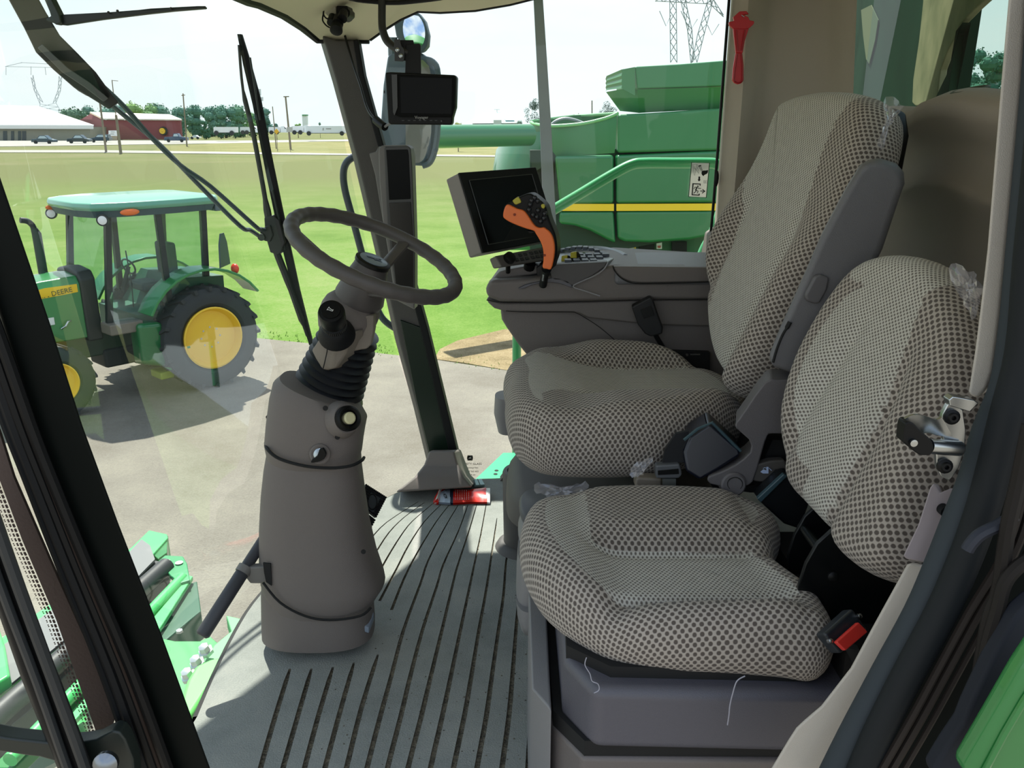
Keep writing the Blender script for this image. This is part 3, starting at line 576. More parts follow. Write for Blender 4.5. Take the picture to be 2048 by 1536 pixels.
for i in range(40):
    t = 2*math.pi*i/40; a_ = kd.orthogonal().normalized(); c_ = kd.cross(a_); p = ka+kd*.038+(a_*math.cos(t)+c_*math.sin(t))*.0238; b.rod(p-kd*.005, p+kd*.005, .0007, 4)
b.build('knurling', M('knurl_grey', '3a3b3c', .5), kn, stuff=True)
tp = kb+kd*.0045; ux = Vector((.8, 0, -.6)); ux = (ux-kd*ux.dot(kd)).normalized(); uy = kd.cross(ux); 
g_ = lambda x, y: tp+ux*x*.001+uy*y*.001
b = MB()
for l in ([(-6,4),(-6,-4)],[(-6,3),(-2,1.5)],[(-6,-3),(-2,-1.5)],[(-2,1.5),(4,1.5)],[(-2,-1.5),(1,-1.5)],[(4,1.5),(4.5,0),(4,-1),(1,-1.5)],[(4,1.5),(4,3)]): b.tube([g_(*p) for p in l], .0005, 5)
b.build('horn_symbol', M('white_print', 'e8e8e4'), kn)
# bellows
b = MB(); pr = []; o_ = WC-N_*.335+Vector((.008, 0, 0)); nr = 9
for i in range(nr*4+1):
    t = i/(nr*4); d = t*.155; base = .073-.017*t; pr.append((d, base+.0055*math.cos(2*math.pi*i/4)))
b.lathe(o_, N_, [(-.012, .080), (-.004, .081)]+pr+[(.158, .045)], 40, ell=.95, up=E1); b.build('bellows', M('bellows_rubber', '17191d', .38), sc, sharp=60)
# foot rest bar and its bracket
b = MB(); p0, p1 = P(528, 1078, 1.66), P(406, 1268, 1.50); b.tube([p0, p0.lerp(p1, .35), p0.lerp(p1, .36), p1, p1+(p1-p0)*.02], [.0125, .0125, .0145, .0150, .011], 16); fb = b.build('foot_bar', M('bar_rubber', '3c3d42', .55), sc, sharp=60)
b = MB(); c0 = p0.lerp(p1, .33); dd = (p1-p0).normalized(); b.lathe(c0-dd*.006, dd, [(0, .017), (.016, .017)], 20); b.build('clamp_ring', M('bracket_grey', '6b6864', .5), fb)
b = MB(); b.prism([P(u, v, 1.60) for u, v in [(486,1150),(495,1135),(540,1133),(543,1140),(542,1160),(520,1168),(500,1168),(494,1160)]], (0, .02, 0)); b.build('foot_bracket', MATS['bracket_grey'], sc, bevel=.004)
b = MB(); b.prism([P(u, v, 1.585) for u, v in [(526,1126),(541,1128),(543,1172),(532,1164),(528,1145)]], (0, .004, 0)); b.build('bracket_slot', BLKM, sc)
# small grey-blue toe plate at the foot of the column
b = MB(); b.loft([[P(u, v, y) for u, v, y in r] for r in ([(732,1205,1.69),(745,1208,1.69),(747,1228,1.66),(738,1256,1.62),(722,1250,1.62)], [(732,1212,1.69),(746,1216,1.69),(749,1240,1.66),(738,1268,1.62),(722,1262,1.62)])]); b.build('toe_plate', M('grey_blue_plastic', '7d8896', .5), sc, bevel=.003)
# brake pedals
def pedal(name, quad, label, nrow, oval):
    a, b_, c_, d_ = quad; t = T(name, label, 'pedal', tuple((a+c_)/2), 'brake pedals beside the steering column')
    n = (b_-a).cross(d_-a).normalized(); n = n if n.y < 0 else -n
    m = MB(); m.hexa([a, b_, c_, d_], [q-n*.012 for q in (a, b_, c_, d_)]); m.build('pedal_pad', M('pedal_rubber', '30363a', .6), t, bevel=.004)
    m = MB(); NU, NV = 13, nrow
    for i in range(NU):
        for j in range(NV):
            u_, v_ = (i+.5)/NU, (j+.5)/NV
            if oval and .28 < u_ < .74 and .22 < v_ < .86: continue
            p = a.lerp(b_, u_).lerp(d_.lerp(c_, u_), v_); m.lathe(p, n, [(0, .0032), (.0025, .0026), (.003, .001)], 6)
    m.build('tread_stud', BLK, t, stuff=True)
    if oval:
        c0 = a.lerp(b_, .5).lerp(d_.lerp(c_, .5), .54); e1_ = (b_-a).normalized(); e2_ = (d_-a).normalized()
        m = MB(); m.tube([c0+n*.002+e1_*(.013*math.cos(t_))+e2_*(.019*math.sin(t_)) for t_ in [2*math.pi*i/24 for i in range(24)]], .0016, 6, closed=True); m.build('oval_ring', BLK, t)
    s = MB(); mid = (a+b_+c_+d_)/4; s.tube([mid-n*.01, mid-n*.04+Vector((-.03, .03, -.03)), Vector((mid.x-.10, mid.y+.06, .01))], .012, 8); s.build('pedal_arm', BLK, t)
    return t
py = 1.93
pedal('brake_pedal', (P(731, 967, py+.02), P(774, 994, py+.02), P(752, 1036, py-.02), P(722, 1012, py-.02)), 'black brake pedal with a raised oval, the upper of two beside the column', 10, True)
pedal('brake_pedal', (P(722, 1016, py-.025), P(751, 1039, py-.025), P(737, 1066, py-.05), P(716, 1046, py-.05)), 'black studded brake pedal half hidden behind the column, the lower of two', 6, False)
# ================================================================ SEATS
def smooth01(x): x = max(0, min(1, x)); return x*x*(3-2*x)
def cushion(name, parent, O, ex, ey, ez, outl2, th, ffn, zfn, N=120, nr=34, ns=14, rad=None, mat=None):
    """soft pad: outl2 = outline in the (ex, ey) plane, th = thickness along ez, ffn = relief of the top face, zfn = cloth zone"""
    rad = rad or th/2
    ol = cat_([Vector((p[0], p[1], 0)) for p in outl2], 8, closed=True); ol = resamp(ol+[ol[0]], N+1)[:-1]
    cx = sum(p.x for p in ol)/N; cy = sum(p.y for p in ol)/N; c = Vector((cx, cy, 0)); b = MB(); rings = []; uvs = []; zn = []
    nrm = []
    for i in range(N):
        d = (ol[(i+1) % N]-ol[i-1]).normalized(); n = Vector((d.y, -d.x, 0)); n = n if n.dot(ol[i]-c) > 0 else -n; nrm.append(n)
    for k in range(nr+1):
        t = k/nr; r = []
        for i in range(N):
            e_ = ol[i]-nrm[i]*rad*.75; p = c.lerp(e_, max(t, .004)); h = ffn(p.x, p.y, t)
            r.append(O+ex*p.x+ey*p.y+ez*(h+th/2)); uvs.append((p.x, p.y)); zn.append(max(zfn(p.x, p.y, t), 0))
        rings.append(r)
    for k in range(1, ns+1):
        a = math.pi*k/ns; r = []
        for i in range(N):
            e_ = ol[i]-nrm[i]*rad*.75; p = e_+nrm[i]*(rad*.75)*math.sin(a)**.8; h0 = ffn(e_.x, e_.y, 1)*(1-k/ns)
            r.append(O+ex*p.x+ey*p.y+ez*(h0+th/2*math.cos(a))); s_ = rad*.9*a
            uvs.append((e_.x+nrm[i].x*s_, e_.y+nrm[i].y*s_)); zn.append(max(zfn(e_.x, e_.y, 1.0), 0))
        rings.append(r)
    b.loft(rings, cap=True); b.uv = uvs; b.zone = zn
    return b.build(name, mat or FAB, parent, sharp=180)
def plan(l): return [G(u, v, z) for u, v, z in l]
X_, Y_, Z_ = Vector((1, 0, 0)), Vector((0, 1, 0)), Vector((0, 0, 1))
g_bump = lambda x, c, w: math.exp(-((x-c)/w)**2)
# ---- operator seat
os_ = T('operator_seat', 'high-backed patterned cloth driver seat beside the right armrest console, with folded armrest', 'seat', (.25, 1.75, 0))
cz = .555; oc = [(-.015,1.66),(.0,1.54),(.05,1.475),(.15,1.455),(.25,1.46),(.34,1.49),(.43,1.55),(.50,1.64),(.52,1.76),(.49,1.89),(.40,1.98),(.26,2.02),(.13,2.02),(.05,1.98),(.005,1.91),(-.02,1.85),(-.012,1.76)]
def f_op(x, y, t):
    side = smooth01((abs((y-.08*x)-1.745)-.10)/.10)        # bolsters left and right
    h = .028*side*smooth01((x-.10)/.12)*smooth01((.56-x)/.15)
    h += .018*g_bump(x, .06, .09); h -= .014*(1-side)*smooth01((x-.12)/.15)
    h -= .010*g_bump(abs(y-.08*x-1.745), .125, .016)*smooth01((x-.08)/.1)
    return h*1.12
def z_op(x, y, t): return 1 if (abs(y-.08*x-1.745) > .125+.05*smooth01((.12-x)/.1) and x > .06) or t > .985 else 0
cu = cushion('seat_cushion', os_, Vector((0, 0, cz)), X_, Y_, Z_, oc, .125, f_op, z_op)
NB = Vector((-.92, -.13, .36)).normalized(); ey_ = Vector((.13, .985, 0)); ey_ = (ey_-NB*ey_.dot(NB)).normalized(); ex_ = NB.cross(ey_)*-1
ex_ = ex_ if ex_.z > 0 else -ex_                     # up the backrest
def back(parent, name, p0, px_, th, ffn, zfn, N=120, k=.38):
    p0 = Vector(p0); o2 = []
    for u, v in px_:
        q = RP(u, v, p0, NB)-p0; o2.append((q.dot(ex_), q.dot(ey_)))
    return cushion(name, parent, p0-NB*th*k, ex_, ey_, NB, o2, th, ffn, zfn, N), o2
opx = [(1437,600),(1444,545),(1462,485),(1494,415),(1530,345),(1560,290),(1580,243),(1600,212),(1640,196),(1690,190),(1745,196),(1775,215),(1776,260),(1762,320),(1740,385),(1712,450),(1676,520),(1638,585),(1600,650),(1570,710),(1535,765),(1505,795),(1488,795),(1476,768),(1452,725),(1440,670)]
def f_ob(x, y, t):
    w_ = .125-.05*smooth01((x+.0)/.25); s = smooth01((abs(y)-w_)/.06); low = smooth01((.16-x)/.2)
    return .026*s*low+.010*g_bump(x, .25, .1)-.008*g_bump(abs(y), w_, .014)*low
def z_ob(x, y, t):
    w_ = .135-.045*smooth01(x/.25); return 1 if y < -w_ or y > .13+.3*min(x, 0)+.16*smooth01((x-.02)/.2) or x < -.27 else 0
bk, _ = back(os_, 'backrest', (.555, 1.75, .9), opx, .10, f_ob, z_ob, k=.05)
# hard black back shell
b = MB(); sh = [RP(u, v, Vector((.555, 1.75, .9))-NB*.075, NB) for u, v in [(1790,215),(1796,260),(1782,330),(1762,390),(1730,450),(1660,560),(1560,720),(1480,720),(1560,400),(1660,230),(1720,205)]]
b.prism(sh, -NB*.03); b.build('back_shell', BLK, os_, bevel=.008)
# folded-up armrest (grey) along the near side of the backrest
ar = MB(); AY = 1.40
r0 = PX([(1533,722),(1558,660),(1590,590),(1640,475),(1690,380),(1718,335),(1738,320),(1762,320),(1795,330),(1808,345),(1810,368),(1800,395),(1765,500),(1745,540),(1700,600),(1640,680),(1605,740),(1590,752),(1548,738)], AY)
ar.prism(r0, (.035, .085, .0)); arm_ = ar.build('armrest', M('armrest_grey', '67676a', .5, bump=.3, bs=700), os_, bevel=.014, seg=4)
b = MB(); b.prism(PX([(1610,590),(1630,552),(1642,548),(1660,556),(1655,580),(1640,608),(1628,608),(1613,602)], AY-.008), (0, .02, 0)); b.build('armrest_pad', M('armrest_insert', '5b5a5d', .5), arm_, bevel=.005, seg=3)
b = MB(); b.tube(cat_(PX([(1546,725),(1553,700),(1564,672),(1574,655),(1580,644)], AY-.001), 4), [.0022]*12+[.004]*5, 6); b.build('armrest_slot', BLKM, arm_)
# side shield below the armrest
b = MB(); r1 = cat_(PX([(1452,975),(1420,968),(1415,955),(1437,946),(1470,930),(1500,905),(1498,880),(1470,855),(1478,838),(1492,818),(1530,765),(1560,760),(1640,770),(1640,860),(1550,868),(1535,872),(1524,905),(1505,965),(1488,972)], 1.395), 2)
b.prism(r1, (.02, .07, 0)); ss_ = b.build('side_shield', M('shield_grey', '605d5f', .55, bump=.3, bs=700), os_, bevel=.010, seg=3)
b = MB(); b.lathe(P(1466, 968, 1.393), (0, -1, .1), [(-.02, .024), (.004, .023), (.007, .020)], 28); b.build('shield_boss', MATS['shield_grey'], ss_)
b = MB(); b.tube([P(1470+15*math.cos(t), 968+13*math.sin(t), 1.386) for t in [2*math.pi*i/30 for i in range(30)]], .0008, 5, closed=True); b.build('boss_ring', BLKM, ss_)
b = MB(); b.prism(cat_(PX([(1500,945),(1512,930),(1570,920),(1570,955),(1520,965),(1505,960)], 1.40), 2), (0, .02, 0)); rl = b.build('recline_lever', M('lever_grey', '4c4946', .6), os_, bevel=.004)
g_ = lambda u, v: P(u, v, 1.397)
b = MB(); b.prism([g_(*p) for p in [(1521,944),(1527,939),(1533,941),(1533,934),(1537,934),(1537,947),(1526,947)]], (0, .001, 0)); b.tube([g_(1526,937), g_(1530,935), g_(1533,937)], .0007, 5); b.tube([g_(1538,936), g_(1541,939), g_(1543,941)], .0007, 5); b.build('recline_symbol', M('pale_blue_print', 'aebfe0', .5), rl)
b = MB(); b.prism(PX([(1425,975),(1500,985),(1620,985),(1620,880),(1545,880),(1530,915),(1510,970)], 1.43), (0, .2, 0)); b.build('seat_frame', BLKM, os_)
# belt retractor (dark cylinder box) and buckle stalk
b = MB(); pa, pb = P(1418, 880, 1.42), P(1395, 925, 1.40)
rt = [P(1413,850,1.42),P(1420,846,1.42),P(1478,900,1.40),P(1482,912,1.40),P(1440,940,1.40),P(1400,962,1.40),P(1372,945,1.40),P(1366,905,1.41),P(1378,872,1.42)]
b.prism(cat_(rt, 1), (.01, .07, 0)); br = b.build('belt_retractor', M('retractor_black', '101422', .3), os_, bevel=.012, seg=4)
b = MB(); b.tube(PX([(1368,880),(1395,858),(1424,845),(1481,902)], 1.405), .003, 6); b.build('retractor_edge', M('smoked_plastic', '3a5058', .3), br)
b = MB(); b.prism(PX([(1352,868),(1378,862),(1372,925),(1325,925),(1330,900)], 1.42), (0, .008, 0)); b.build('belt_webbing', M('black_webbing', '15171b', .8), os_)
b = MB(); b.prism(PX([(1312,931),(1360,928),(1365,950),(1358,958),(1312,958)], 1.41), (0, .02, 0)); bb = b.build('belt_clasp', M('clasp_grey', '53565a', .4), os_, bevel=.004)
b = MB(); b.prism(PX([(1325,958),(1352,958),(1352,986),(1326,984)], 1.412), (0, .004, 0)); b.build('anchor_tab', M('anchor_steel', '6d7270', .4, metal=.6), bb)
b = MB(); b.prism(PX([(1316,942),(1357,938),(1358,948),(1316,950)], 1.408), (0, .003, 0)); b.build('clasp_slot', BLK, bb)
b = MB(); b.prism(cat_(PX([(1272,960),(1276,955),(1325,958),(1325,983),(1278,982),(1270,975)], 1.44), 1), (0, .03, 0)); b.build('height_knob', M('tan_plastic', '7f776c', .5), os_, bevel=.005)
# suspension base of the seat, with rounded covers seen left of the cushions
b = MB(); b.loft([sect(1012,1420,990,.20,4,1.72,40), sect(1016,1425,960,.20,4,1.72,40), sect(1040,1400,930,.19,4,1.72,40)]); b.build('suspension_top', PLD, os_, sharp=60)
b = MB(); b.loft([sect(1060,1400,1010,.19,5,1.72,40), sect(1075,1380,1230,.19,5,1.72,40)]); b.build('suspension_bellows', BLKM, os_, sharp=60)
SG = M('soft_grey_cover', '7c7b7c', .5, bump=.2, bs=600)
b = MB(); b.loft([sect(1046,1130,1030,.07,3,1.50,30), sect(1040,1120,1045,.08,3,1.49,30), sect(1036,1110,1058,.08,3,1.48,30), sect(1040,1100,1072,.06,3,1.48,30)]); lv = b.build('slide_lever', SG, os_, sharp=70)
b = MB(); b.loft([sect(1044,1125,1004,.065,3,1.51,30), sect(1038,1124,1012,.07,3,1.51,30), sect(1040,1124,1022,.07,3,1.51,30)]); b.build('lever_top', M('dark_lever', '4b4c50', .5), os_, sharp=70)
b = MB(); g_ = lambda u, v: P(u, v, 1.44); b.tube(PX([(1082,1016),(1090,1018),(1100,1010)], 1.435), .0008, 5); b.build('lever_symbol', MATS['pale_blue_print'], os_)
b = MB(); b.loft([sect(1036,1100,1095,.07,3,1.42,30), sect(1033,1100,1140,.075,3,1.42,30), sect(1032,1090,1180,.07,3,1.42,30)]); b.build('slide_cover', SG, os_, sharp=70)
b = MB(); b.loft([sect(1032,1100,1185,.07,3,1.40,30), sect(1034,1100,1215,.07,3,1.40,30), sect(1040,1090,1236,.06,3,1.40,30)]); b.build('slide_foot', SG, os_, sharp=70)
b = MB(); b.loft([sect(990,1040,790,.04,2.4,2.0,24), sect(988,1040,825,.045,2.4,2.0,24), sect(996,1040,860,.04,2.4,2.0,24)]); b.build('far_knob', SG, os_, sharp=70)

# ---- buddy (instructional) seat
bs_ = T('instructor_seat', 'low patterned cloth passenger seat on a grey storage box, nearest the door', 'seat', (.25, 1.15, 0))
bc = [G(u, v, z) for u, v, z in [(1040,1130,.455),(1047,1080,.455),(1085,1055,.455),(1150,1034,.455),(1230,1025,.455),(1310,1024,.455),(1400,1028,.455),(1480,1036,.455),(1535,1054,.455),(1560,1082,.455),(1553,1110,.455),(1548,1140,.455),(1580,1175,.455),(1625,1215,.455),(1655,1255,.455),(1668,1300,.455),(1640,1322,.455),(1560,1315,.455),(1460,1308,.455),(1350,1302,.455),(1250,1288,.455),(1170,1262,.455),(1110,1228,.455),(1065,1185,.455)]]
CB = Vector((.21, 1.15, 0))
def f_bc(x, y, t):
    yy = y-1.135-.0*x; s_far = smooth01((yy-.05)/.07); s_near = smooth01((-yy-.085)/.05); mid = smooth01((x-.10)/.07)*smooth01((.43-x)/.06)
    h = .022*g_bump(x, .05, .07)+.014*(s_far*mid)+.016*s_near*mid-.012*(1-s_far)*(1-s_near)*mid
    h -= .007*g_bump(yy, .055, .012)*mid+.012*g_bump(yy, -.085, .012)*mid
    return h*1.25
def z_bc(x, y, t):
    yy = y-1.135; return 1 if (yy > .065 and .13 < x < .40) or (yy < -.082-.02*smooth01((.12-x)/.1) and x > .02) or (x < .05 and t > .8) or t > .985 else 0
cushion('seat_cushion', bs_, Vector((0, 0, .455)), X_, Y_, Z_, [(p.x, p.y) for p in bc], .105, f_bc, z_bc, N=140)
bpx = [(1566,930),(1572,860),(1590,770),(1615,690),(1648,610),(1690,545),(1735,510),(1790,500),(1850,515),(1895,560),(1925,625),(1935,700),(1925,790),(1900,870),(1868,950),(1850,1010),(1832,1080),(1815,1130),(1780,1155),(1735,1148),(1690,1115),(1650,1060),(1605,1010),(1575,975)]
def f_bb(x, y, t):
    yn = y-.3*max(x, -.05); s = smooth01((-yn-.03)/.05); s2 = smooth01((y-.12)/.05); low = smooth01((.13-x)/.15)
    return .022*s*low+.014*s2*low-.012*g_bump(yn, -.03, .014)*low-.006*g_bump(y, .12, .012)*low+.01*g_bump(x, -.08, .1)*(1-s)
def z_bb(x, y, t):
    return 1 if y < -.02+.3*max(x, -.05) or (t > .86 and y > .04 and x < .13) else 0
back(bs_, 'backrest', (.535, 1.13, .77), bpx, .10, f_bb, z_bb, N=140)
# storage box under the seat
box_m = M('box_plastic', '67615f', .5, bump=.3, bs=700)
b = MB(); b.prism([Vector((.055, 1.05, 0)), Vector((.10, .975, 0)), Vector((.58, .965, 0)), Vector((.60, 1.40, 0)), Vector((.055, 1.40, 0))], (0, 0, .285)); bx = b.build('storage_box', M('box_plastic', '67615f'), bs_, bevel=.008)
b = MB(); b.prism([Vector((.075, 1.04, .30)), Vector((.115, .972, .30)), Vector((.435, .962, .30)), Vector((.58, .98, .30)), Vector((.58, 1.355, .30)), Vector((.075, 1.355, .30))], (0, 0, .102)); b.build('box_lid', M('lid_plastic', '55545c', .42, bump=.3, bs=700), bs_, bevel=.016, seg=4)
b = MB(); b.prism([Vector((.062, 1.045, .27)), Vector((.104, .98, .27)), Vector((.57, .975, .27)), Vector((.57, 1.355, .27)), Vector((.06, 1.355, .27))], (0, 0, .04)); b.build('lid_gap', BLKM, bs_)
b = MB(); b.prism([Vector((.46, .955, .285)), Vector((.60, .96, .285)), Vector((.60, 1.2, .285)), Vector((.46, 1.2, .285))], (0, 0, .105)); b.build('box_corner', M('box_plastic', '67615f'), bs_, bevel=.008)
b = MB(); b.prism([Vector((.08, 1.05, .37)), Vector((.14, 1.0, .37)), Vector((.42, .99, .37)), Vector((.42, 1.33, .37)), Vector((.09, 1.33, .37))], (0, 0, .05)); b.build('cushion_pan', BLKM, bs_)
b = MB(); b.tube([Vector((.457, .957, .38)), Vector((.457, .953, .33)), Vector((.457, .957, .29))], .003, 6); b.build('corner_gap', BLKM, bs_)
b = MB(); b.prism([Vector((.03, 1.07, 0)), Vector((.058, 1.02, 0)), Vector((.062, 1.355, 0)), Vector((.03, 1.355, 0))], (0, 0, .33)); b.build('box_front', SG, bs_, bevel=.004)
# hinge brackets between cushion and backrest
for k, (u, v, y) in enumerate(((1628,1090,1.20),(1655,1150,1.06))):
    c0 = P(u, v, y)
    b = MB(); b.prism(cat_([c0+Vector((dx, 0, dz)) for dx, dz in ((-.03,-.09),(-.04,-.02),(-.02,.05),(.02,.08),(.07,.06),(.10,-.02),(.08,-.10))], 2), (0, .008, 0)); b.build('hinge_plate', M('hinge_black', '131617', .35, metal=.4), bs_, bevel=.002)
b = MB(); b.rod(P(1605, 1052, 1.22), P(1640, 1100, 1.08), .008, 12); b.build('pivot_rod', M('steel_rod', '5f6a68', .25, metal=1), bs_)
b = MB(); b.lathe(P(1665, 1152, 1.05), (0, -1, .1), [(0, .008), (.004, .008), (.007, .004)], 12); b.build('pivot_bolt', BLK, bs_)
b = MB(); b.prism(PX([(1515,1000),(1562,955),(1580,950),(1620,1010),(1600,1060),(1570,1050)], 1.36), (0, .04, 0)); b.build('belt_reel', M('reel_black', '16191c', .4), bs_, bevel=.006)
b = MB(); b.prism(PX([(1514,998),(1568,948),(1576,952),(1522,1006)], 1.352), (0, .01, 0)); b.build('reel_lip', M('smoked_plastic', '3a5058'), bs_, bevel=.002)
b = MB(); b.box((.575, 1.17, .33), (.22, .36, .24)); b.build('dark_gap_block', BLKM, bs_)  # added black block, keeps the gap between cushion and backrest dark
# red-buttoned belt buckle beside the near cushion
bu = T('belt_buckle', 'black seat belt buckle with a red release button beside the near seat', 'buckle', P(1690, 1265, .93))
fr = [P(1648,1268,.925),P(1706,1216,.955),P(1738,1262,.945),P(1682,1308,.915)]
n_ = (fr[1]-fr[0]).cross(fr[3]-fr[0]).normalized(); n_ = n_ if n_.y < 0 else -n_
b = MB(); b.hexa(fr, [p-n_*.022 for p in fr]); b.build('buckle_body', M('buckle_black', '24292e', .35), bu, bevel=.004, seg=3)
b = MB(); rd = [P(1671,1284,.912),P(1716,1244,.937),P(1735,1264,.935),P(1690,1302,.905)]; b.hexa([p+n_*.002 for p in rd], [p-n_*.006 for p in rd]); b.build('release_button', M('red_button', 'd8372f', .4), bu, bevel=.002)
for u, v, y in ((1661,1282,.918),(1719,1232,.948)):
    b = MB(); b.lathe(P(u, v, y), n_, [(-.004, .0032), (.002, .0032), (.003, .0015)], 10); b.build('rivet', CHR, bu)
b = MB(); b.tube([P(1700,1290,.95), P(1720,1330,.98), P(1730,1380,1.0)], .012, 8, sq=(.4, 1)); b.build('buckle_stalk', BLKM, bu)
# torn clear plastic wrap left on the seats
PW = glass('clear_film', (.93, .94, .97), .10, .16, 'e8e6ee')
def film(name, pts, label, n=14, amp=.0022, seed=1, group=None):
    random.seed(seed); b = MB(); m = len(pts); c_ = sum(pts, Vector((0, 0, 0)))/m; K = 5; vs = [c_]; fs = []
    ed = cat_(pts, 4, closed=True); m = len(ed)
    for k in range(1, K+1):
        for p in ed:
            q = c_.lerp(p, k/K)+Vector((random.uniform(-1, 1), random.uniform(-1, 1), random.uniform(-1, 1)))*amp*(1 if k < K else 1.4); vs.append(q)
    for i in range(m): fs.append((0, 1+i, 1+(i+1) % m))
    for k in range(K-1):
        for i in range(m): a = 1+k*m+i; d = 1+k*m+(i+1) % m; fs.append((a, d, d+m, a+m))
    b.add(vs, fs); o = b.build(name, PW, None, sharp=20); tag(o, label, 'plastic film', group); return o
film('plastic_film', PX([(1320,875-850+75),(1330,880)], 1)[:0]+[P(1768,195,1.52),P(1796,200,1.50),P(1806,215,1.50),P(1790,235,1.50),P(1775,262,1.50),P(1765,300,1.50),P(1755,292,1.50),P(1772,240,1.50)], 'torn clear plastic film on the top corner of the tall backrest', seed=2)
film('plastic_film', [P(1895,535,1.0),P(1935,536,.98),P(1958,560,.97),P(1962,600,.97),P(1945,640,.98),P(1925,600,.99)], 'torn clear plastic film on the rounded corner of the near backrest', seed=3)
film('plastic_film', [P(1075,968,1.50),P(1130,975,1.48),P(1172,966,1.48),P(1165,985,1.47),P(1120,994,1.47),P(1080,990,1.48)], 'crumpled clear plastic film under the front of the driver cushion', seed=4, amp=.003)
film('plastic_film', [P(1258,944,1.43),P(1284,922,1.43),P(1306,918,1.43),P(1290,945,1.42),P(1272,956,1.42)], 'clear plastic scrap poking out beside the seat belt clasp', seed=5, amp=.0025)
film('plastic_film', [P(1540,760,1.44),P(1528,780,1.43),P(1498,815,1.44),P(1502,800,1.45),P(1525,772,1.46)], 'pinkish clear film tucked between backrest and side shield', seed=6, amp=.003)
SW = M('film_strand', '9a9aa6', .4)
def strand(name, l, y, label, r=.0007):
    b = MB(); b.tube(cat_([P(u, v, y-.001*i) for i, (u, v) in enumerate(l)], 5), r, 5); o = b.build(name, SW); tag(o, label, 'plastic strand')
strand('plastic_strand', [(1173,1315),(1170,1330),(1180,1348),(1184,1362),(1196,1368),(1198,1380),(1188,1386)], .95, 'thin curled plastic strand hanging below the near seat cushion front')
strand('plastic_strand', [(1490,1352),(1474,1362),(1466,1385),(1460,1410),(1458,1430),(1455,1450)], .94, 'long twisted plastic strand hanging over the storage box lid', .0009)
# ================================================================ RIGHT ARMREST CONSOLE
cs = T('armrest_console', 'grey right-hand armrest console with a padded lid and button pads, beyond the driver seat', 'console', (.2, 2.15, 0))
CM = M('console_plastic', '6a6461', .5, bump=.3, bs=700)
CY = 2.02
def slab(name, px_, Y, dep, mat, par, bev=.006, seg=3, n=0, off=None):
    pts = PX(px_, Y); pts = cat_(pts, n, closed=True) if n else pts
    b = MB(); b.prism(pts, off or (.03*dep/.3, dep, 0)); return b.build(name, mat, par, bevel=bev, seg=seg)
slab('console_body', [(1000,618),(1003,640),(1012,655),(1035,688),(1062,722),(1090,775),(1500,790),(1480,600),(1200,600)], 2.05, .26, CM, cs, .008)
slab('console_skirt', [(972,596),(976,606),(988,617),(1012,624),(1145,625),(1160,628),(1175,636),(1300,650),(1480,655),(1480,598),(1300,600),(1100,606),(1000,606)], 2.035, .30, CM, cs, .006)
slab('console_rim', [(972,594),(971,578),(974,570),(982,560),(1002,560),(1120,552),(1230,530),(1480,545),(1480,602),(1300,601),(1090,606),(1000,605)], 2.02, .32, CM, cs, .012, 4)
b = MB(); b.tube(cat_(PX([(973,600),(1010,605),(1120,604),(1290,600),(1430,598)], 2.014), 4), .0012, 6); b.build('rim_seam', BLKM, cs)
b = MB(); b.tube(cat_(PX([(1012,622),(1060,624),(1140,624),(1152,626),(1166,633),(1200,655),(1235,685)], 2.03), 4), .001, 6); b.build('skirt_seam', BLKM, cs)
# front shelf (top surface) and its raised wedge
def top(px_, Y0, Y1, lift=0):
    return [P(u, v, Y0) for u, v in px_], Y1
b = MB(); b.loft([[P(975,566,2.03),P(1000,547,2.10),P(1080,541,2.10),P(1140,540,2.12)],[P(984,556,2.12),P(1002,545,2.16),P(1080,534,2.20),P(1150,530,2.22)],[P(996,552,2.25),P(1010,545,2.28),P(1080,532,2.3),P(1160,528,2.32)]], cap=False, closed=False); b.build('front_shelf', CM, cs)
slab('front_wedge', [(981,562),(998,544),(1010,540),(1070,529),(1078,534),(1076,549)], 2.06, .20, CM, cs, .006)
b = MB(); b.tube(cat_(PX([(980,562),(1010,558),(1045,553),(1076,549)], 2.054), 3), .0012, 6); b.build('wedge_seam', BLKM, cs)
slab('lever_well', [(1072,536),(1084,528),(1096,527),(1104,540),(1106,560),(1090,568),(1076,566)], 2.045, .10, M('well_dark', '2a2828', .6), cs, .004)
b = MB(); b.prism(cat_([P(u, v, 2.012) for u, v in [(1036,577),(1046,578),(1062,571),(1080,567),(1098,565),(1112,566),(1128,570),(1146,576),(1136,562),(1120,556),(1100,557),(1085,562),(1066,566),(1050,570)]], 2), (0, .02, 0)); b.build('well_lip', M('well_lip', '56565e', .4), cs, bevel=.002)
slab('side_scoop', [(1098,530),(1215,524),(1210,534),(1185,552),(1146,572),(1118,562),(1104,560)], 2.012, .03, M('scoop_dark', '4c4a4b', .5), cs, .003)
b = MB(); b.tube(cat_(PX([(1216,524),(1208,538),(1190,551),(1165,562),(1146,573),(1170,582),(1200,592)], 2.008), 4), .0018, 6); b.build('scoop_edge', M('edge_light', '8c8c92', .4), cs)
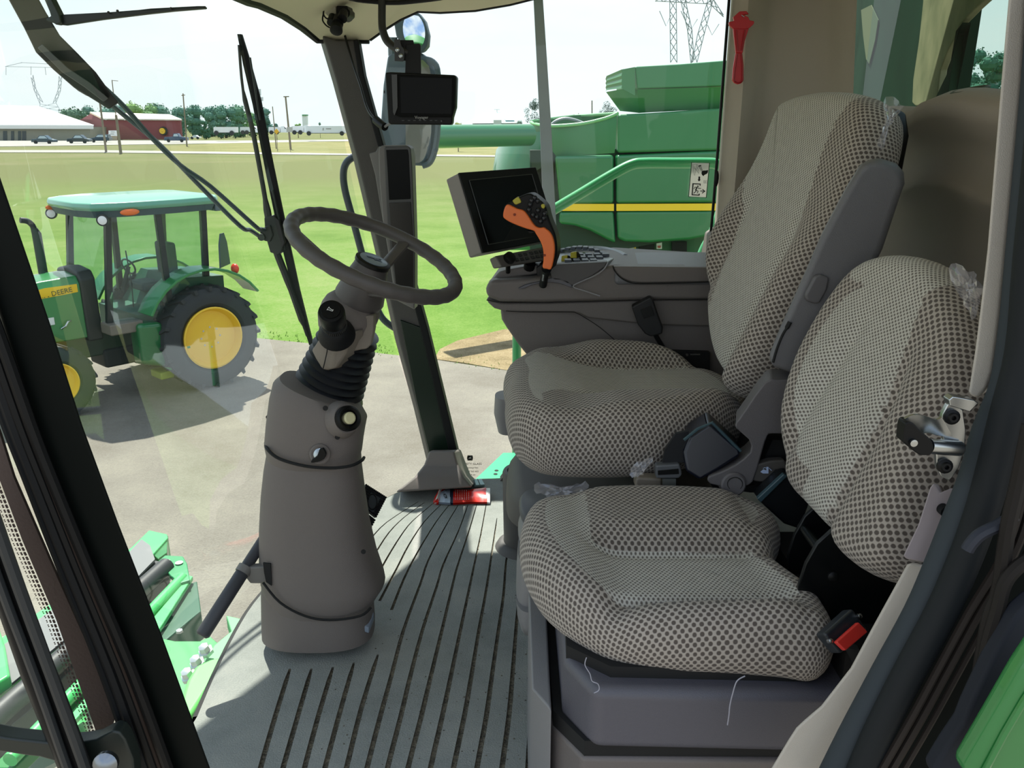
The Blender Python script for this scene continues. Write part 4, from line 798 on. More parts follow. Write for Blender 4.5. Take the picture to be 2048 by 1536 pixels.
# key deck with button pads
KD = M('key_deck', '9da6b4', .4); KP = M('key_pad_dark', '4a515c', .45)
deck = [P(1095,530,2.03),P(1215,523,2.03),P(1228,516,2.12),P(1160,506,2.30),P(1120,505,2.30)]
b = MB(); b.prism(deck, (0, 0, -.02)); dk = b.build('key_deck', KD, cs, bevel=.003)
kc0 = P(1175, 514, 2.15)
for j in range(11):                                  # outer curved row of keys
    t = j/10; u = 1126+t*112; v = 500-8*math.sin(math.pi*min(1, t*1.15))+t*t*22; p = P(u, v, 2.30-.10*t)
    b = MB(); b.box(p, (.014, .03, .008), Matrix.Rotation(-.5+t*.9, 3, 'Z')); b.build('key', KP, dk, bevel=.002)
for j in range(3):
    for i in range(4):
        b = MB(); b.box(P(1136+i*17+j*12, 523-j*6, 2.06+j*.05)+Vector((0, 0, .002)), (.017, .028, .008)); b.build('key', KP, dk, bevel=.002)
b = MB(); b.tube(cat_([P(1115,512,2.28),P(1130,502,2.33),P(1165,498,2.36),P(1205,499,2.34),P(1235,506,2.26),P(1250,514,2.2)], 4), .009, 8); b.build('deck_rim', KD, cs)
for k, (u, v) in enumerate(((1129,515),(1147,508))):
    b = MB(); b.loft([[P(u-7, v+8, 2.08), P(u+7, v+8, 2.08), P(u+9, v+8, 2.12), P(u-5, v+8, 2.12)], [P(u-6, v-3, 2.10), P(u+6, v-5, 2.10), P(u+7, v-6, 2.12), P(u-5, v-4, 2.12)]]); b.build('yellow_switch', M('dull_yellow', 'b4ab35', .5), cs, bevel=.002)
    b = MB(); b.loft([[P(u+7, v+8, 2.075), P(u+15, v+6, 2.075), P(u+15, v+6, 2.10), P(u+7, v+8, 2.10)], [P(u+7, v-4, 2.09), P(u+10, v-4, 2.09), P(u+10, v-4, 2.11), P(u+7, v-4, 2.11)]]); b.build('switch_guard', BLK, cs)
# padded lid
lidt = [P(1228,534,2.01), P(1500,541,2.01), P(1500,520,2.27), P(1290,505,2.27), P(1262,507,2.26)]
zt = lidt[0].z; lidt = [Vector((p.x, p.y, .822)) for p in lidt]
b = MB(); b.prism(lidt, (0, 0, -.045)); ld = b.build('console_lid', M('lid_soft', '6c6d72', .45, bump=.25, bs=600), cs, bevel=.012, seg=4)
slab('lid_face', [(1226,533),(1227,538),(1234,549),(1246,558),(1262,564),(1280,566),(1480,563),(1480,536)], 2.006, .05, CM, cs, .004)
b = MB(); b.tube(cat_(PX([(1226,532),(1229,541),(1240,554),(1258,564),(1280,567),(1350,566),(1440,563)], 2.003), 4), .0018, 6); b.build('lid_seam', BLKM, cs)
# handset microphone hanging on the console
hm = T('handset_microphone', 'black handset hanging on the side of the armrest console', 'microphone', P(1300, 640, 2.0))
slab('handset_body', [(1263,614),(1300,594),(1306,598),(1318,634),(1326,655),(1325,668),(1302,674),(1290,668),(1276,650)], 1.99, .03, M('handset_black', '131417', .55), hm, .006)
slab('speaker_panel', [(1281,620),(1302,612),(1309,630),(1288,638)], 1.986, .006, BLKM, hm, .001)
b = MB(); b.tube(cat_(PX([(1310,668),(1320,685),(1330,700),(1345,712)], 2.0), 4), .006, 8); b.build('cord', BLK, hm)
b = MB(); b.prism(PX([(1250,700),(1420,705),(1420,770),(1250,760)], 2.03), (0, .02, 0)); b.build('console_foot', BLKM, cs)
b = MB(); b.rod(P(1380, 709, 2.0), P(1400, 709, 2.0), .002, 6); b.lathe(P(1374, 710, 1.998), (0, -1, 0), [(0, .004), (.003, .003)], 10); b.build('release_rod', CHR, cs)
# multifunction control lever
jl = T('control_lever', 'orange and black curved multifunction lever rising from the console', 'joystick', P(1090, 560, 1.97))
z_ = lambda l: [(980+x/7.68, 370+y/7.68) for x, y in l]
JY = 1.93
sil = z_([(190,470),(200,380),(225,310),(340,245),(440,185),(540,140),(600,130),(660,150),(760,225),(850,320),(885,450),(920,560),(970,680),(1010,800),(1028,950),(1022,1080),(985,1190),(945,1300),(880,1310),(805,1300),(812,1190),(815,1080),(800,980),(760,870),(715,780),(680,715),(560,690),(420,640),(300,580),(215,520)])
b = MB(); b.prism(cat_(PX(sil, JY), 2, closed=True), (.012, .045, 0)); jb = b.build('lever_body', BLK, jl, bevel=.006, seg=3)
ora = z_([(270,302),(235,330),(210,400),(200,470),(215,512),(300,568),(420,622),(560,672),(670,705),(700,745),(775,870),(812,980),(822,1080),(818,1180),(806,1275),(870,1290),(935,1300),(972,1180),(990,1060),(992,930),(965,810),(925,735),(870,685),(820,655),(760,660),(705,640),(650,580),(600,500),(550,430),(500,388),(420,368),(340,330)])
b = MB(); b.prism(cat_(PX(ora, JY-.012), 2, closed=True), (.002, .016, 0)); og = b.build('lever_grip', ORG, jl, bevel=.006, seg=4)
for x_, y_ in ((378, 455), (838, 1080)):
    b = MB(); b.lathe(P(980+x_/7.68, 370+y_/7.68, JY-.013), (0, -1, 0), [(0, .0032), (.0006, .003)], 10); b.build('screw_recess', M('burnt_orange', '8a3416', .6), og)
btn = z_([(640,240),(690,200),(735,245),(620,300),(600,380),(740,390),(720,490),(780,560),(840,440),(830,510),(660,460)])
for i, (u, v) in enumerate(btn):
    b = MB(); b.ball(P(u, v, JY-.004), .0066, 10, 6, (.9, .8, 1.0)); b.build('thumb_button', M('gloss_black_key', '1b1d22', .25), jb)
slab('yellow_button', z_([(342,240),(420,185),(450,200),(482,262),(470,275),(400,305),(375,295)]), JY-.006, .022, M('lime_yellow', 'b5ac38', .5), jl, .003)
slab('yellow_button', z_([(780,315),(795,292),(835,300),(848,335),(825,368),(790,350)]), JY-.010, .012, M('lime_yellow', 'b5ac38'), jl, .002)
slab('trigger', z_([(570,700),(690,705),(690,735),(640,750),(600,745)]), JY+.004, .02, BLK, jl, .002)
b = MB(); b.tube([P(1093,538,JY+.02), P(1090,550,JY+.04), P(1086,570,JY+.07)], [.012, .009, .010], 12); b.build('lever_stem', RUB, jl)
b = MB(); b.tube([P(1088,547,JY+.022), P(1086,560,JY+.04)], .004, 8); b.build('steel_shaft', CHR, jl)

# ================================================================ MONITOR ON THE CONSOLE
mo = T('touchscreen_monitor', 'large dark touchscreen monitor with grey casing, above its button bar on the console front', 'monitor', P(1015, 430, 2.1))
fq = [P(918,345,1.97), P(1072,334,2.17), P(1117,476,2.13), P(966,506,1.93)]
nm = (fq[1]-fq[0]).cross(fq[3]-fq[0]).normalized(); nm = nm if nm.y < 0 else -nm
b = MB(); b.hexa([p-nm*.004 for p in fq], [p-nm*.05 for p in fq]); b.build('monitor_case', M('case_grey', '77716c', .5, bump=.2, bs=800), mo, bevel=.005, seg=3)
b = MB(); b.hexa(fq, [p-nm*.006 for p in fq]); b.build('monitor_bezel', M('bezel_black', '0f1112', .45, spec=.2), mo, bevel=.002)
sq_ = [P(936,362,1.985), P(1061,350,2.150), P(1103,467,2.115), P(977,489,1.95)]
def onp(p, off): d = (p-fq[0]).dot(nm); return p-nm*(d-off)
sq_ = [onp(p, .0008) for p in sq_]
b = MB(); b.hexa(sq_, [p-nm*.002 for p in sq_]); b.build('screen', M('screen_glass', '060708', .3, spec=.12), mo)
b = MB()
for i in range(4): b.rod(sq_[i]+nm*.0006, sq_[(i+1) % 4]+nm*.0006, .0012, 5)
b.build('screen_edge', M('edge_grey', '2e3332', .4), mo)
bq = [P(990,512,1.96), P(1088,494,2.06), P(1096,520,2.05), P(1003,534,1.95)]
n2_ = (bq[1]-bq[0]).cross(bq[3]-bq[0]).normalized(); n2_ = n2_ if n2_.y < 0 else -n2_
b = MB(); b.hexa(bq, [P(982,514,2.0)-n2_*.01, P(1080,497,2.12), P(1090,522,2.12), P(990,534,2.0)-n2_*.01]); kb_ = b.build('button_bar', M('bar_grey', '4d4b48', .5), mo, bevel=.004)
def onq(s, t): return bq[0].lerp(bq[1], s).lerp(bq[3].lerp(bq[2], s), t)
b = MB(); b.lathe(onq(.22, .42), n2_, [(0, .015), (.010, .014), (.012, .011)], 24); b.build('rotary_knob', BLK, kb_)
for j in range(2):
    for i in range(6):
        if i == 0 and j == 0: continue
        p = onq(.36+i*.105+(i > 2)*.02, .30+.34*j); e_1 = (bq[1]-bq[0]).normalized(); e_2 = (bq[3]-bq[0]).normalized()
        b = MB(); q_ = [p+e_1*a+e_2*c for a, c in ((-.005,-.004),(.005,-.004),(.005,.004),(-.005,.004))]; b.hexa([x+n2_*.003 for x in q_], q_); b.build('button', M('button_black', '1d1e20', .35), kb_, bevel=.001)
b = MB(); b.rod(P(1016,530,2.02), P(1016,544,2.04), .006, 8); b.build('monitor_mount', BLK, mo)
b = MB(); b.rod(P(1060,525,2.05), P(1058,536,2.06), .014, 10); b.build('tilt_knob', BLK, mo)
# ================================================================ CAMERA MONITOR UNDER THE HEADLINER
cmn = T('camera_monitor', 'black hooded camera monitor hanging from the headliner on a bent tube', 'monitor', P(840, 190, 2.15))
MY = 2.15
slab('monitor_shell', [(770,145),(782,144),(910,150),(913,156),(911,215),(905,235),(904,248),(901,250),(782,249),(776,246)], MY, .03, BLK, cmn, .004)
b = MB(); b.prism(PX([(783,148),(795,149),(908,153),(911,156),(909,215),(905,234),(800,234),(790,230),(785,215)], MY-.012), (0, .014, 0)); b.build('sun_hood', M('hood_black', '08090a', .6, spec=.12), cmn, bevel=.003)
b = MB(); b.prism(PX([(800,154),(904,157),(903,228),(802,226)], MY-.013), (0, .004, 0)); b.build('screen', M('screen_glass', '0b0c0d'), cmn)
b = MB(); b.prism(PX([(783,149),(794,149),(795,215),(789,231),(786,225)], MY-.015), (0, .004, 0)); b.build('hood_side', M('hood_grey', '3a3b3d', .4), cmn)
for u, v in ((769,184),(776,203)):
    b = MB(); b.lathe(P(u, v, MY+.012), (-1, -.4, 0), [(0, .0035), (.002, .003)], 10); b.build('side_screw', BLK, cmn)
for i, u in enumerate((806,818,829,840,850,862,872)):
    b = MB(); b.box(P(u, 241, MY-.001), (.006, .0015, .0015)); b.build('menu_mark', M('faint_grey_print', '47494c', .5), cmn)
text('Voyager', .010, P(843, 235, MY-.0145), (1, 0, 0), (0, 0, 1), M('faint_white_print', '9a9a9a', .5), 'maker_text', cmn)
b = MB(); b.lathe(P(883, 242, MY-.002), (0, -1, 0), [(0, .0025), (.002, .002)], 10); b.build('power_button', M('faint_grey_print', '47494c'), cmn)
slab('hanger_plate', [(812,89),(838,87),(841,90),(842,148),(810,148)], MY+.004, .004, BLK, cmn, .001)
slab('clamp_bracket', [(788,79),(799,78),(801,85),(803,92),(808,98),(809,104),(808,120),(805,123),(789,122)], MY-.012, .004, M('bracket_black', '1e1f21', .4), cmn, .001)
slab('clamp_back', [(799,80),(826,80),(828,88),(812,90),(812,122),(800,120)], MY+.006, .004, BLK, cmn, .001)
for u, v in ((795,100),(802,112)):
    b = MB(); b.lathe(P(u, v, MY-.013), (0, -1, 0), [(0, .0055), (.003, .005), (.004, .003), (.002, .002)], 14); b.build('cap_bolt', CHR, cmn)
b = MB(); b.tube(cat_([P(764,-25,MY+.05), P(764,10,MY+.045), P(764,45,MY+.04), P(766,62,MY+.035), P(773,80,MY+.03), P(785,92,MY+.02), P(800,100,MY+.01), P(815,105,MY+.012)], 5), .0095, 12); b.build('support_tube', M('tube_black', '1f1f20', .45), cmn)
b = MB(); b.tube(cat_([P(640,-30,MY),P(700,-4,MY+.03),P(750,3,MY+.05),P(780,5,MY+.05),P(820,3,MY+.05),P(900,-8,MY+.02),P(960,-30,MY)], 4), .006, 8); b.build('mount_rail', BLK, cmn)
cw = T('monitor_cable', 'thin black cable and plug running down beside the front corner pillar to the camera monitor', 'cable', P(740, 180, 2.3))
b = MB(); b.tube(cat_([P(690,72,2.60),P(698,100,2.57),P(710,140,2.5),P(722,175,2.42),P(732,210,2.35),P(742,230,2.3),P(756,243,2.25)], 5), .0035, 8); b.build('cable', BLK, cw)
b = MB(); b.tube([P(752,240,2.25),P(760,247,2.23),P(770,254,2.21)], [.011, .011, .010], 14); b.build('plug', BLK, cw)
b = MB(); b.tube([P(770,253,2.21),P(776,249,2.2),P(783,246,2.19)], .0035, 8); b.build('plug_tip', M('soft_grey_plug', '6d6d70', .5), cw)
# power sockets on the headliner corner
ps = T('power_socket', 'pair of black capped sockets with white tag on the cream headliner corner', 'socket', P(672, 40, 2.42))
k_ = lambda l: [(620+x/14.63, y/14.63) for x, y in l]
slab('socket_tag', k_([(405,190),(745,185),(770,460),(720,470),(690,430),(520,470),(430,370)]), 2.43, .01, M('tag_white', 'b5b3a4', .5), ps, .001)
slab('socket_housing', k_([(770,165),(1090,165),(1110,270),(1165,300),(1165,450),(1060,560),(980,600),(760,520)]), 2.42, .05, BLK, ps, .004)
for (x, y, r, yy) in ((630,600,.011,2.41),(820,640,.015,2.40),(960,480,.013,2.40)):
    b = MB(); b.lathe(P(620+x/14.63, y/14.63, yy), (0, -.8, -.6), [(-.02, r*.9), (0, r), (.012, r)], 16); b.build('socket_cap', BLK, ps)
b = MB(); b.lathe(P(673, 57, 2.385), (0, -.7, -.7), [(-.03, .012), (0, .0165), (.008, .017), (.012, .010)], 20); b.build('socket_plug', RUB, ps)
b = MB(); b.tube(cat_([P(620+x/14.63, y/14.63, 2.41) for x, y in [(400,300),(390,420),(370,520),(380,620),(470,740),(580,810)]], 4), .0022, 6); b.tube(cat_([P(620+x/14.63, y/14.63, 2.40) for x, y in [(400,310),(400,430),(470,530),(560,560)]], 4), .0022, 6); b.build('cap_strap', BLK, ps)
b = MB(); b.lathe(P(720, 43, 2.56), (0, -.6, -.8), [(0, .014), (.003, .013)], 18); tag(b.build('headliner_plug', M('headliner_plug', 'a39d80', .8), rf_))
b = MB(); b.lathe(P(552, 11, 2.1), (0, -.4, -.9), [(0, .005), (.002, .004)], 12); b.build('headliner_plug', MATS['headliner_plug'], rf_)
# vertical corner-post display
cd = T('corner_post_display', 'tall narrow dark display in a grey frame fixed to the front corner pillar', 'display', P(790, 380, 2.5))
slab('display_bracket', [(738,307),(752,303),(757,292),(775,480),(765,440),(750,350)], 2.50, .07, M('bracket_mid_grey', '6f6d6b', .5), cd, .003)
slab('display_body', [(756,297),(762,291),(812,290),(821,295),(824,320),(829,480),(829,620),(790,600),(775,500),(765,440),(758,360)], 2.46, .05, M('display_grey', '6b6866', .5, bump=.2, bs=700), cd, .005)
slab('display_frame', [(768,296),(772,293),(816,292),(821,296),(824,330),(830,480),(830,610),(792,590),(780,500),(774,440)], 2.453, .01, M('frame_dark', '3b3b3b', .4), cd, .003)
slab('screen', [(772,300),(815,299),(817,310),(821,398),(778,400),(775,340)], 2.450, .005, M('screen_glass', '0b0c0d'), cd, .001)
slab('screen', [(778,406),(821,404),(826,480),(826,600),(793,585),(783,480)], 2.450, .005, M('screen_smoke', '1a1918', .2), cd, .001)
# red seat-belt cutter / glass hammer on the rear pillar
hm2 = T('emergency_hammer', 'red plastic emergency belt cutter stuck on the beige rear pillar', 'tool', P(1483, 95, 2.53))
h_ = lambda l: [(1100+x/2.926, y/2.926) for x, y in l]
slab('hammer_head', h_([(1047,128),(1078,122),(1072,100),(1110,66),(1150,64),(1165,82),(1135,86),(1162,100),(1168,118),(1196,124),(1194,140),(1166,165),(1140,170),(1075,168),(1050,148)]), 2.515, .018, RED, hm2, .002)
slab('hammer_neck', h_([(1072,164),(1165,164),(1140,240),(1128,310),(1088,310),(1080,240)]), 2.518, .014, RED, hm2, .002)
slab('hammer_handle', h_([(1088,306),(1126,306),(1134,380),(1134,470),(1122,488),(1100,493),(1080,486),(1067,470),(1072,400)]), 2.516, .016, RED, hm2, .004)
b = MB()
for x0, x1 in ((1092,1098),(1142,1122)): b.rod(P(1100+x0/2.926, 175/2.926, 2.514), P(1100+x1/2.926, 295/2.926, 2.514), .002, 6)
b.tube(cat_([P(1100+x/2.926, y/2.926, 2.513) for x, y in [(1096,316),(1086,380),(1076,465),(1088,480),(1102,485),(1118,480),(1126,465),(1126,380),(1120,316)]], 3), .0018, 6); b.build('handle_rib', M('dark_red_rib', 'a01825', .4), hm2)
b = MB(); b.rod(P(1483, 30, 2.513), P(1488, 34, 2.513), .0015, 6); b.build('cutter_blade', CHR, hm2)
# emergency exit sticker on the side glass
es = T('exit_sticker', 'white emergency exit pictogram sticker on the side glass by the rear pillar', 'sticker', P(1398, 358, 2.66))
s_ = lambda l, y=2.664: [P(1280+x/10.24, 280+yv/10.24, y) for x, yv in l]
b = MB(); b.tube(s_([(1056,458),(1424,468),(1357,1182),(995,1163)], 2.6635), .0012, 6, closed=True); b.build('sticker_border', BP, es)
b = MB(); b.prism(s_([(1066,466),(1416,475),(1350,1174),(1004,1156)], 2.6632), (0, .0006, 0)); sw_ = M('sticker_white', 'f4f4ee', .5); q_ = sw_.node_tree; tl = q_.nodes.new('ShaderNodeBsdfTranslucent'); tl.inputs[0].default_value = (.9, .9, .86, 1); mi = q_.nodes.new('ShaderNodeMixShader'); mi.inputs[0].default_value = .3
q_.links.new(q_.nodes['Principled BSDF'].outputs[0], mi.inputs[1]); q_.links.new(tl.outputs[0], mi.inputs[2]); q_.links.new(mi.outputs[0], q_.nodes['Material Output'].inputs[0])
b.build('sticker_sheet', sw_, es)
def ink(l, r=.0011): b.tube(s_(l, 2.6622), r, 5)
b = MB(); b.prism(s_([(1195,525),(1250,512),(1255,530),(1200,548)], 2.6624), (0, .0005, 0)); ink([(1205,540),(1265,640)], .0007); ink([(1238,535),(1280,630)], .0007)
b.prism(s_([(1268,640),(1300,625),(1350,625),(1395,615),(1390,665),(1365,695),(1320,715),(1300,740),(1270,715),(1258,680)], 2.6624), (0, .0005, 0)); b.build('pictogram', BP, es)
b = MB(); ink([(1075,500),(1170,495),(1205,690),(1110,725),(1075,500)], .0004); ink([(1085,520),(1200,680)], .0004); ink([(1165,500),(1120,720)], .0004); ink([(1080,560),(1150,610),(1190,560)], .0004); b.build('cracked_glass_pictogram', M('grey_ink', '8a8c88', .6), es)
b = MB(); b.prism(s_([(1198,748),(1232,748),(1230,810),(1244,812),(1207,850),(1180,808),(1196,808)], 2.6624), (0, .0005, 0)); b.build('down_arrow', BP, es)
b = MB(); b.prism(s_([(1075,885),(1245,893),(1240,940),(1222,940),(1224,912),(1098,906),(1080,1112),(1200,1120),(1203,1098),(1225,1100),(1220,1140),(1056,1132)], 2.6624), (0, .0005, 0)); b.build('door_frame_pictogram', BP, es)
b = MB(); b.lathe(s_([(1184,948)], 2.6624)[0], (0, -1, 0), [(0, .0024), (.0006, .0024)], 12); ink([(1165,970),(1140,1030)], .0022); ink([(1165,970),(1205,990),(1248,990)]); ink([(1165,968),(1122,968),(1102,1005)]); ink([(1140,1030),(1140,1060),(1098,1092)], .0013); ink([(1142,1028),(1192,1050),(1170,1092)], .0013); b.build('running_figure', BP, es)
b = MB(); ink([(1235,1045),(1325,1050)], .0013); ink([(1280,1012),(1330,1050),(1272,1088)], .0015); b.build('right_arrow', BP, es)
b = MB(); ink([(1308,830),(1370,833),(1366,885),(1305,882),(1308,830)], .0005); ink([(1318,850),(1355,852)], .0005); ink([(1316,868),(1350,870)], .0005); b.build('part_mark', MATS['grey_ink'], es)
# grey vertical strap-like post in the side window
wpst = T('window_post', 'grey vertical post crossing the side window in front of the green harvester', 'post', P(1085, 250, 2.72))
b = MB(); b.loft([[P(u, v, 2.72), P(u+w_, v, 2.72), P(u+w_, v, 2.75), P(u, v, 2.75)] for u, v, w_ in ((1063,-60,19),(1067,0,19),(1073,120,21),(1080,260,23),(1085,400,25),(1092,560,26))]); b.build('post_bar', M('post_grey', 'a6abb2', .6), wpst, bevel=.002)
# cup holder on the floor beyond the seats
ch = T('cup_holder', 'grey round cup holder on the floor beside the driver seat front', 'cup holder', (G(1032, 1015).x, 2.24, 0))
cc = Vector((P(1050, 975, 2.13).x, 2.13, 0)); zt = P(1050, 962, 2.07).z
b = MB(); b.lathe(cc, (0, 0, 1), [(0, .062), (.03, .060), (zt, .063), (zt+.006, .060), (zt+.006, .050), (zt-.05, .046), (zt-.05, .001)], 32); b.build('cup_body', PLD, ch, sharp=50)
b = MB(); b.lathe(cc, (0, 0, 1), [(0, .085), (.012, .078), (.02, .066)], 32); b.build('cup_flange', PLD, ch, sharp=60)
b = MB(); b.loft([sect(1012,1080,830,.03,3,2.22,24), sect(1010,1080,935,.035,3,2.22,24)]); b.build('seat_post', M('grey_mast', '9a9690', .5), ch, sharp=60) if False else None
# red sachet and small pale block on the floor
wr_ = T('red_sachet', 'crumpled red and white printed sachet on the floor by the pillar boot', 'packet', G(925, 1000, .01))
zz = .012
def gz(l, z=.012): return [G(u, v, z) for u, v in l]
def sachet(name, top_, bot_, mat, amp=.003, sd=1):
    random.seed(sd); b = MB(); n = 9; A = resamp(top_, n); B = resamp(bot_, n); R = []
    for k in range(6):
        t = k/5; R.append([a.lerp(c, t)+Vector((0, 0, .010*math.sin(math.pi*t)+random.uniform(-amp, amp)*(0 < k < 5))) for a, c in zip(A, B)])
    b.loft(R, cap=False, closed=False); b.loft([[p+Vector((0, 0, -.006)) for p in A], [p+Vector((0, 0, -.006)) for p in B]], cap=False, closed=False); return b.build(name, mat, wr_, sharp=25)
sachet('white_tail', [G(880,1001,.01), G(886,968,.035)], [G(868,1005,.01), G(884,970,.05)], M('sachet_white', 'dcdad6', .3), .001)
sachet('red_end', [G(886,972,.03), G(892,978,.02)], [G(866,1004,.008), G(876,1006,.01)], M('sachet_red', 'd0281f', .25), .002)
sachet('silver_panel', [G(889,980,.022), G(900,978,.02)], [G(874,1004,.01), G(901,1006,.01)], M('sachet_silver', 'aebacb', .25), .002)
sachet('dark_band', [G(900,978,.02), G(907,978,.02)], [G(900,1006,.01), G(906,1006,.01)], M('sachet_navy', '1d2a3e', .3), .001)
sachet('red_panel', [G(907,978,.02), G(940,979,.02), G(972,975,.025)], [G(906,1006,.01), G(940,1004,.01), G(974,1004,.01)], M('sachet_red', 'd0281f'), .004)
sachet('white_end', [G(972,976,.022), G(980,976,.018)], [G(972,1004,.01), G(980,1005,.008)], M('sachet_white', 'dcdad6'), .001)
b = MB(); random.seed(4)
for r in range(7):
    for k in range(6):
        p = G(911+r*4.4, 981+k*3.4, .0275-.0015*k); b.box(p, (.0012, random.uniform(.004, .008), .0008))
b.build('fine_print', M('pale_print', 'ecd9d4', .5), wr_, stuff=True)
text('ACTIV', .013, G(890, 992, .026), (.25, -1, 0), (1, .1, .2), BP, 'sachet_text', wr_)
pb_ = T('pale_block', 'small pale blue-grey grooved block standing behind the red sachet', 'block', G(960, 972, 0))
b = MB(); b.hexa([G(948,974,.0),G(969,974,.0),G(963,963,.0),G(945,963,0)], [G(952,970,.018),G(970,969,.018),G(963,957,.018),G(948,958,.018)]); b.build('block_body', M('pale_blue_foam', 'a7c6c8', .6), pb_, bevel=.002)
b = MB(); b.rod(G(960,969,.0185), G(955,958,.0185), .0012, 6); b.build('block_groove', M('groove_dark', '3f4a4c', .7), pb_)
# ================================================================ OUTSIDE, ON THIS MACHINE
WB = M('wiper_black', '1c1f1e', .45); WG = M('wiper_grey_green', '2b3430', .4)
wi = T('windshield_wiper', 'long black windshield wiper blade on twin thin arms outside the front glass', 'wiper', P(545, 470, 2.45))
WY = 2.45
slab('wiper_blade', [(474,68),(482,68),(498,120),(520,200),(545,330),(570,450),(598,580),(623,680),(626,692),(618,690),(590,600),(555,460),(532,350),(505,210),(486,130)], WY+.005, .012, RUB, wi, .001)
b = MB(); b.tube(cat_(PX([(478,90),(486,180),(505,260),(522,350),(538,440),(552,500),(575,560),(603,640),(614,672)], WY), 4), [.004]*5+[.007]*10+[.011]*10+[.009]*4+[.004]*4, 8); b.build('blade_spine', WB, wi)
slab('blade_carrier', [(528,435),(545,430),(558,440),(566,470),(570,485),(562,505),(556,510),(540,505),(530,470)], WY-.012, .03, WB, wi, .003)
for l in ([(500,115),(512,190),(520,240)], [(545,380),(556,430),(570,500)], [(560,520),(575,560),(590,610)]):
    b = MB(); b.tube(cat_(PX(l, WY-.006), 4), .003, 6); b.build('blade_bow', WG, wi)
slab('pivot_block', [(518,462),(532,452),(540,450),(546,470),(540,484),(528,482)], WY-.02, .03, WB, wi, .003)
b = MB(); b.lathe(P(524, 474, WY-.02), (0, -1, 0), [(0, .011), (.01, .010)], 14); b.build('pivot_nut', WG, wi)
for l in ([(72,88),(110,130),(160,178),(215,205),(250,232),(320,290),(400,372),(480,452),(500,460),(524,476)], [(85,80),(130,108),(200,168),(250,215),(300,272),(360,330),(420,372),(510,452),(520,458),(534,460)]):
    n = len(l); b = MB(); b.tube(cat_([P(u, v, 1.95+.5*i/(n-1)) for i, (u, v) in enumerate(l)], 4), .0062, 8); b.build('wiper_rod', M('rod_blue_grey', '3e4c55', .4), wi)
b = MB(); b.loft([[P(u+dx, v+dy, y+dd) for dx, dy, dd in ((-w_, w_*.7, 0), (w_, -w_*.7, 0), (w_, -w_*.7, .03), (-w_, w_*.7, .03))] for u, v, y, w_ in ((12,-70,1.88,21),(40,-15,1.9,22),(70,40,1.92,22),(96,88,1.94,24),(130,122,1.95,24),(170,160,1.98,22),(205,192,2.0,14),(228,212,2.01,10))]); b.build('main_arm', WB, wi, bevel=.004)
b = MB(); b.loft([[P(u+dx, v+dy, y+dd) for dx, dy, dd in ((-w_, w_*.7, 0), (w_, -w_*.7, 0), (w_, -w_*.7, .02), (-w_, w_*.7, .02))] for u, v, y, w_ in ((80,92,1.91,5),(130,140,1.93,6),(175,170,1.96,6),(212,200,1.99,5))]); b.build('arm_flange', M('arm_grey', '55595a', .4), wi, bevel=.002)
w2_ = T('upper_wiper', 'short black washer wiper arm pointing right across the sky at the top left', 'wiper', P(120, 38, 1.9))
slab('arm', [(112,30),(124,29),(220,24),(270,20),(340,16),(396,13),(409,13),(408,17),(345,22),(290,28),(200,39),(128,50),(108,48)], 1.90, .015, WB, w2_, .002)
slab('link', [(84,-10),(99,-10),(118,28),(122,45),(112,50),(106,46),(92,42),(92,36),(101,32),(97,20)], 1.89, .02, WG, w2_, .003)
slab('blade', [(215,27),(300,17),(395,12),(410,12),(410,15),(340,23),(240,33)], 1.915, .006, RUB, w2_, .001)
for u, v in ((217,25),(235,22),(342,17)):
    b = MB(); b.ball(P(u, v, 1.895), .003, 8, 6); b.build('clip', WB, w2_)
# outside mirrors
mr = T('side_mirror', 'grey outside mirror pair, tall pane under a round one, beyond the camera monitor', 'mirror', P(820, 180, 3.3))
MRG = M('mirror_shell', '5d6a72', .5); MY2 = 3.3
def mirror(name): 
    m = M(name, 'e6ecf0', .03, metal=1); return m
slab('round_shell', [(772,28),(800,20),(836,24),(850,42),(857,70),(855,92),(846,103),(835,105),(812,96),(800,82),(792,74),(788,50),(784,38)], MY2, .05, MRG, mr, .008, 3)
ovy = lambda v: MY2-.004+(62-v)*.0008
ov = [(828+22*math.cos(t)-0*0+6*math.sin(t)*.6, 62+36*math.sin(t)) for t in [2*math.pi*i/28 for i in range(28)]]
b = MB(); c0 = P(828, 62, MY2-.004); b.add([P(828, 62, ovy(62)-.032)]+[P(u, v, ovy(v)-.02) for u, v in ov], [(0, 1+i, 1+(i+1) % 28) for i in range(28)]); o = b.build('round_mirror_glass', mirror('mirror_glass'), mr, sharp=180)
slab('tall_shell', [(775,112),(782,105),(840,104),(862,122),(874,150),(876,160),(872,300),(864,322),(846,332),(800,330),(766,300),(760,260),(766,170)], MY2+.02, .06, MRG, mr, .012, 3)
tm = cat_([P(u, v, MY2-.035+(u-835)*.00095+(v-220)*.0003) for u, v in [(812,120),(846,120),(858,132),(864,160),(862,300),(856,316),(844,325),(815,328),(811,310)]], 1)
b = MB(); b.prism(tm, (0, .02, 0)); b.build('tall_mirror_glass', mirror('mirror_glass'), mr, sharp=20)
b = MB(); b.tube(cat_(PX([(844,118),(866,124),(876,150),(876,250),(870,300),(860,325),(845,332)], MY2), 4), .011, 8); b.build('mirror_rim', MRG, mr)
b = MB(); b.ball(P(870, 302, MY2-.005), .010, 10, 8); b.build('rim_screw', MRG, mr)
b = MB(); b.tube([P(772, 40, MY2+.02), P(742, 20, 3.1), P(735, 0, 2.95), Vector((P(735,-10,2.9).x, 2.95, 1.63))], .018, 8); b.build('mirror_arm', MRG, mr)
b = MB(); b.tube([P(785, 74, MY2+.03), P(786, 112, MY2+.04)], .018, 8); b.build('mirror_stem', MRG, mr)
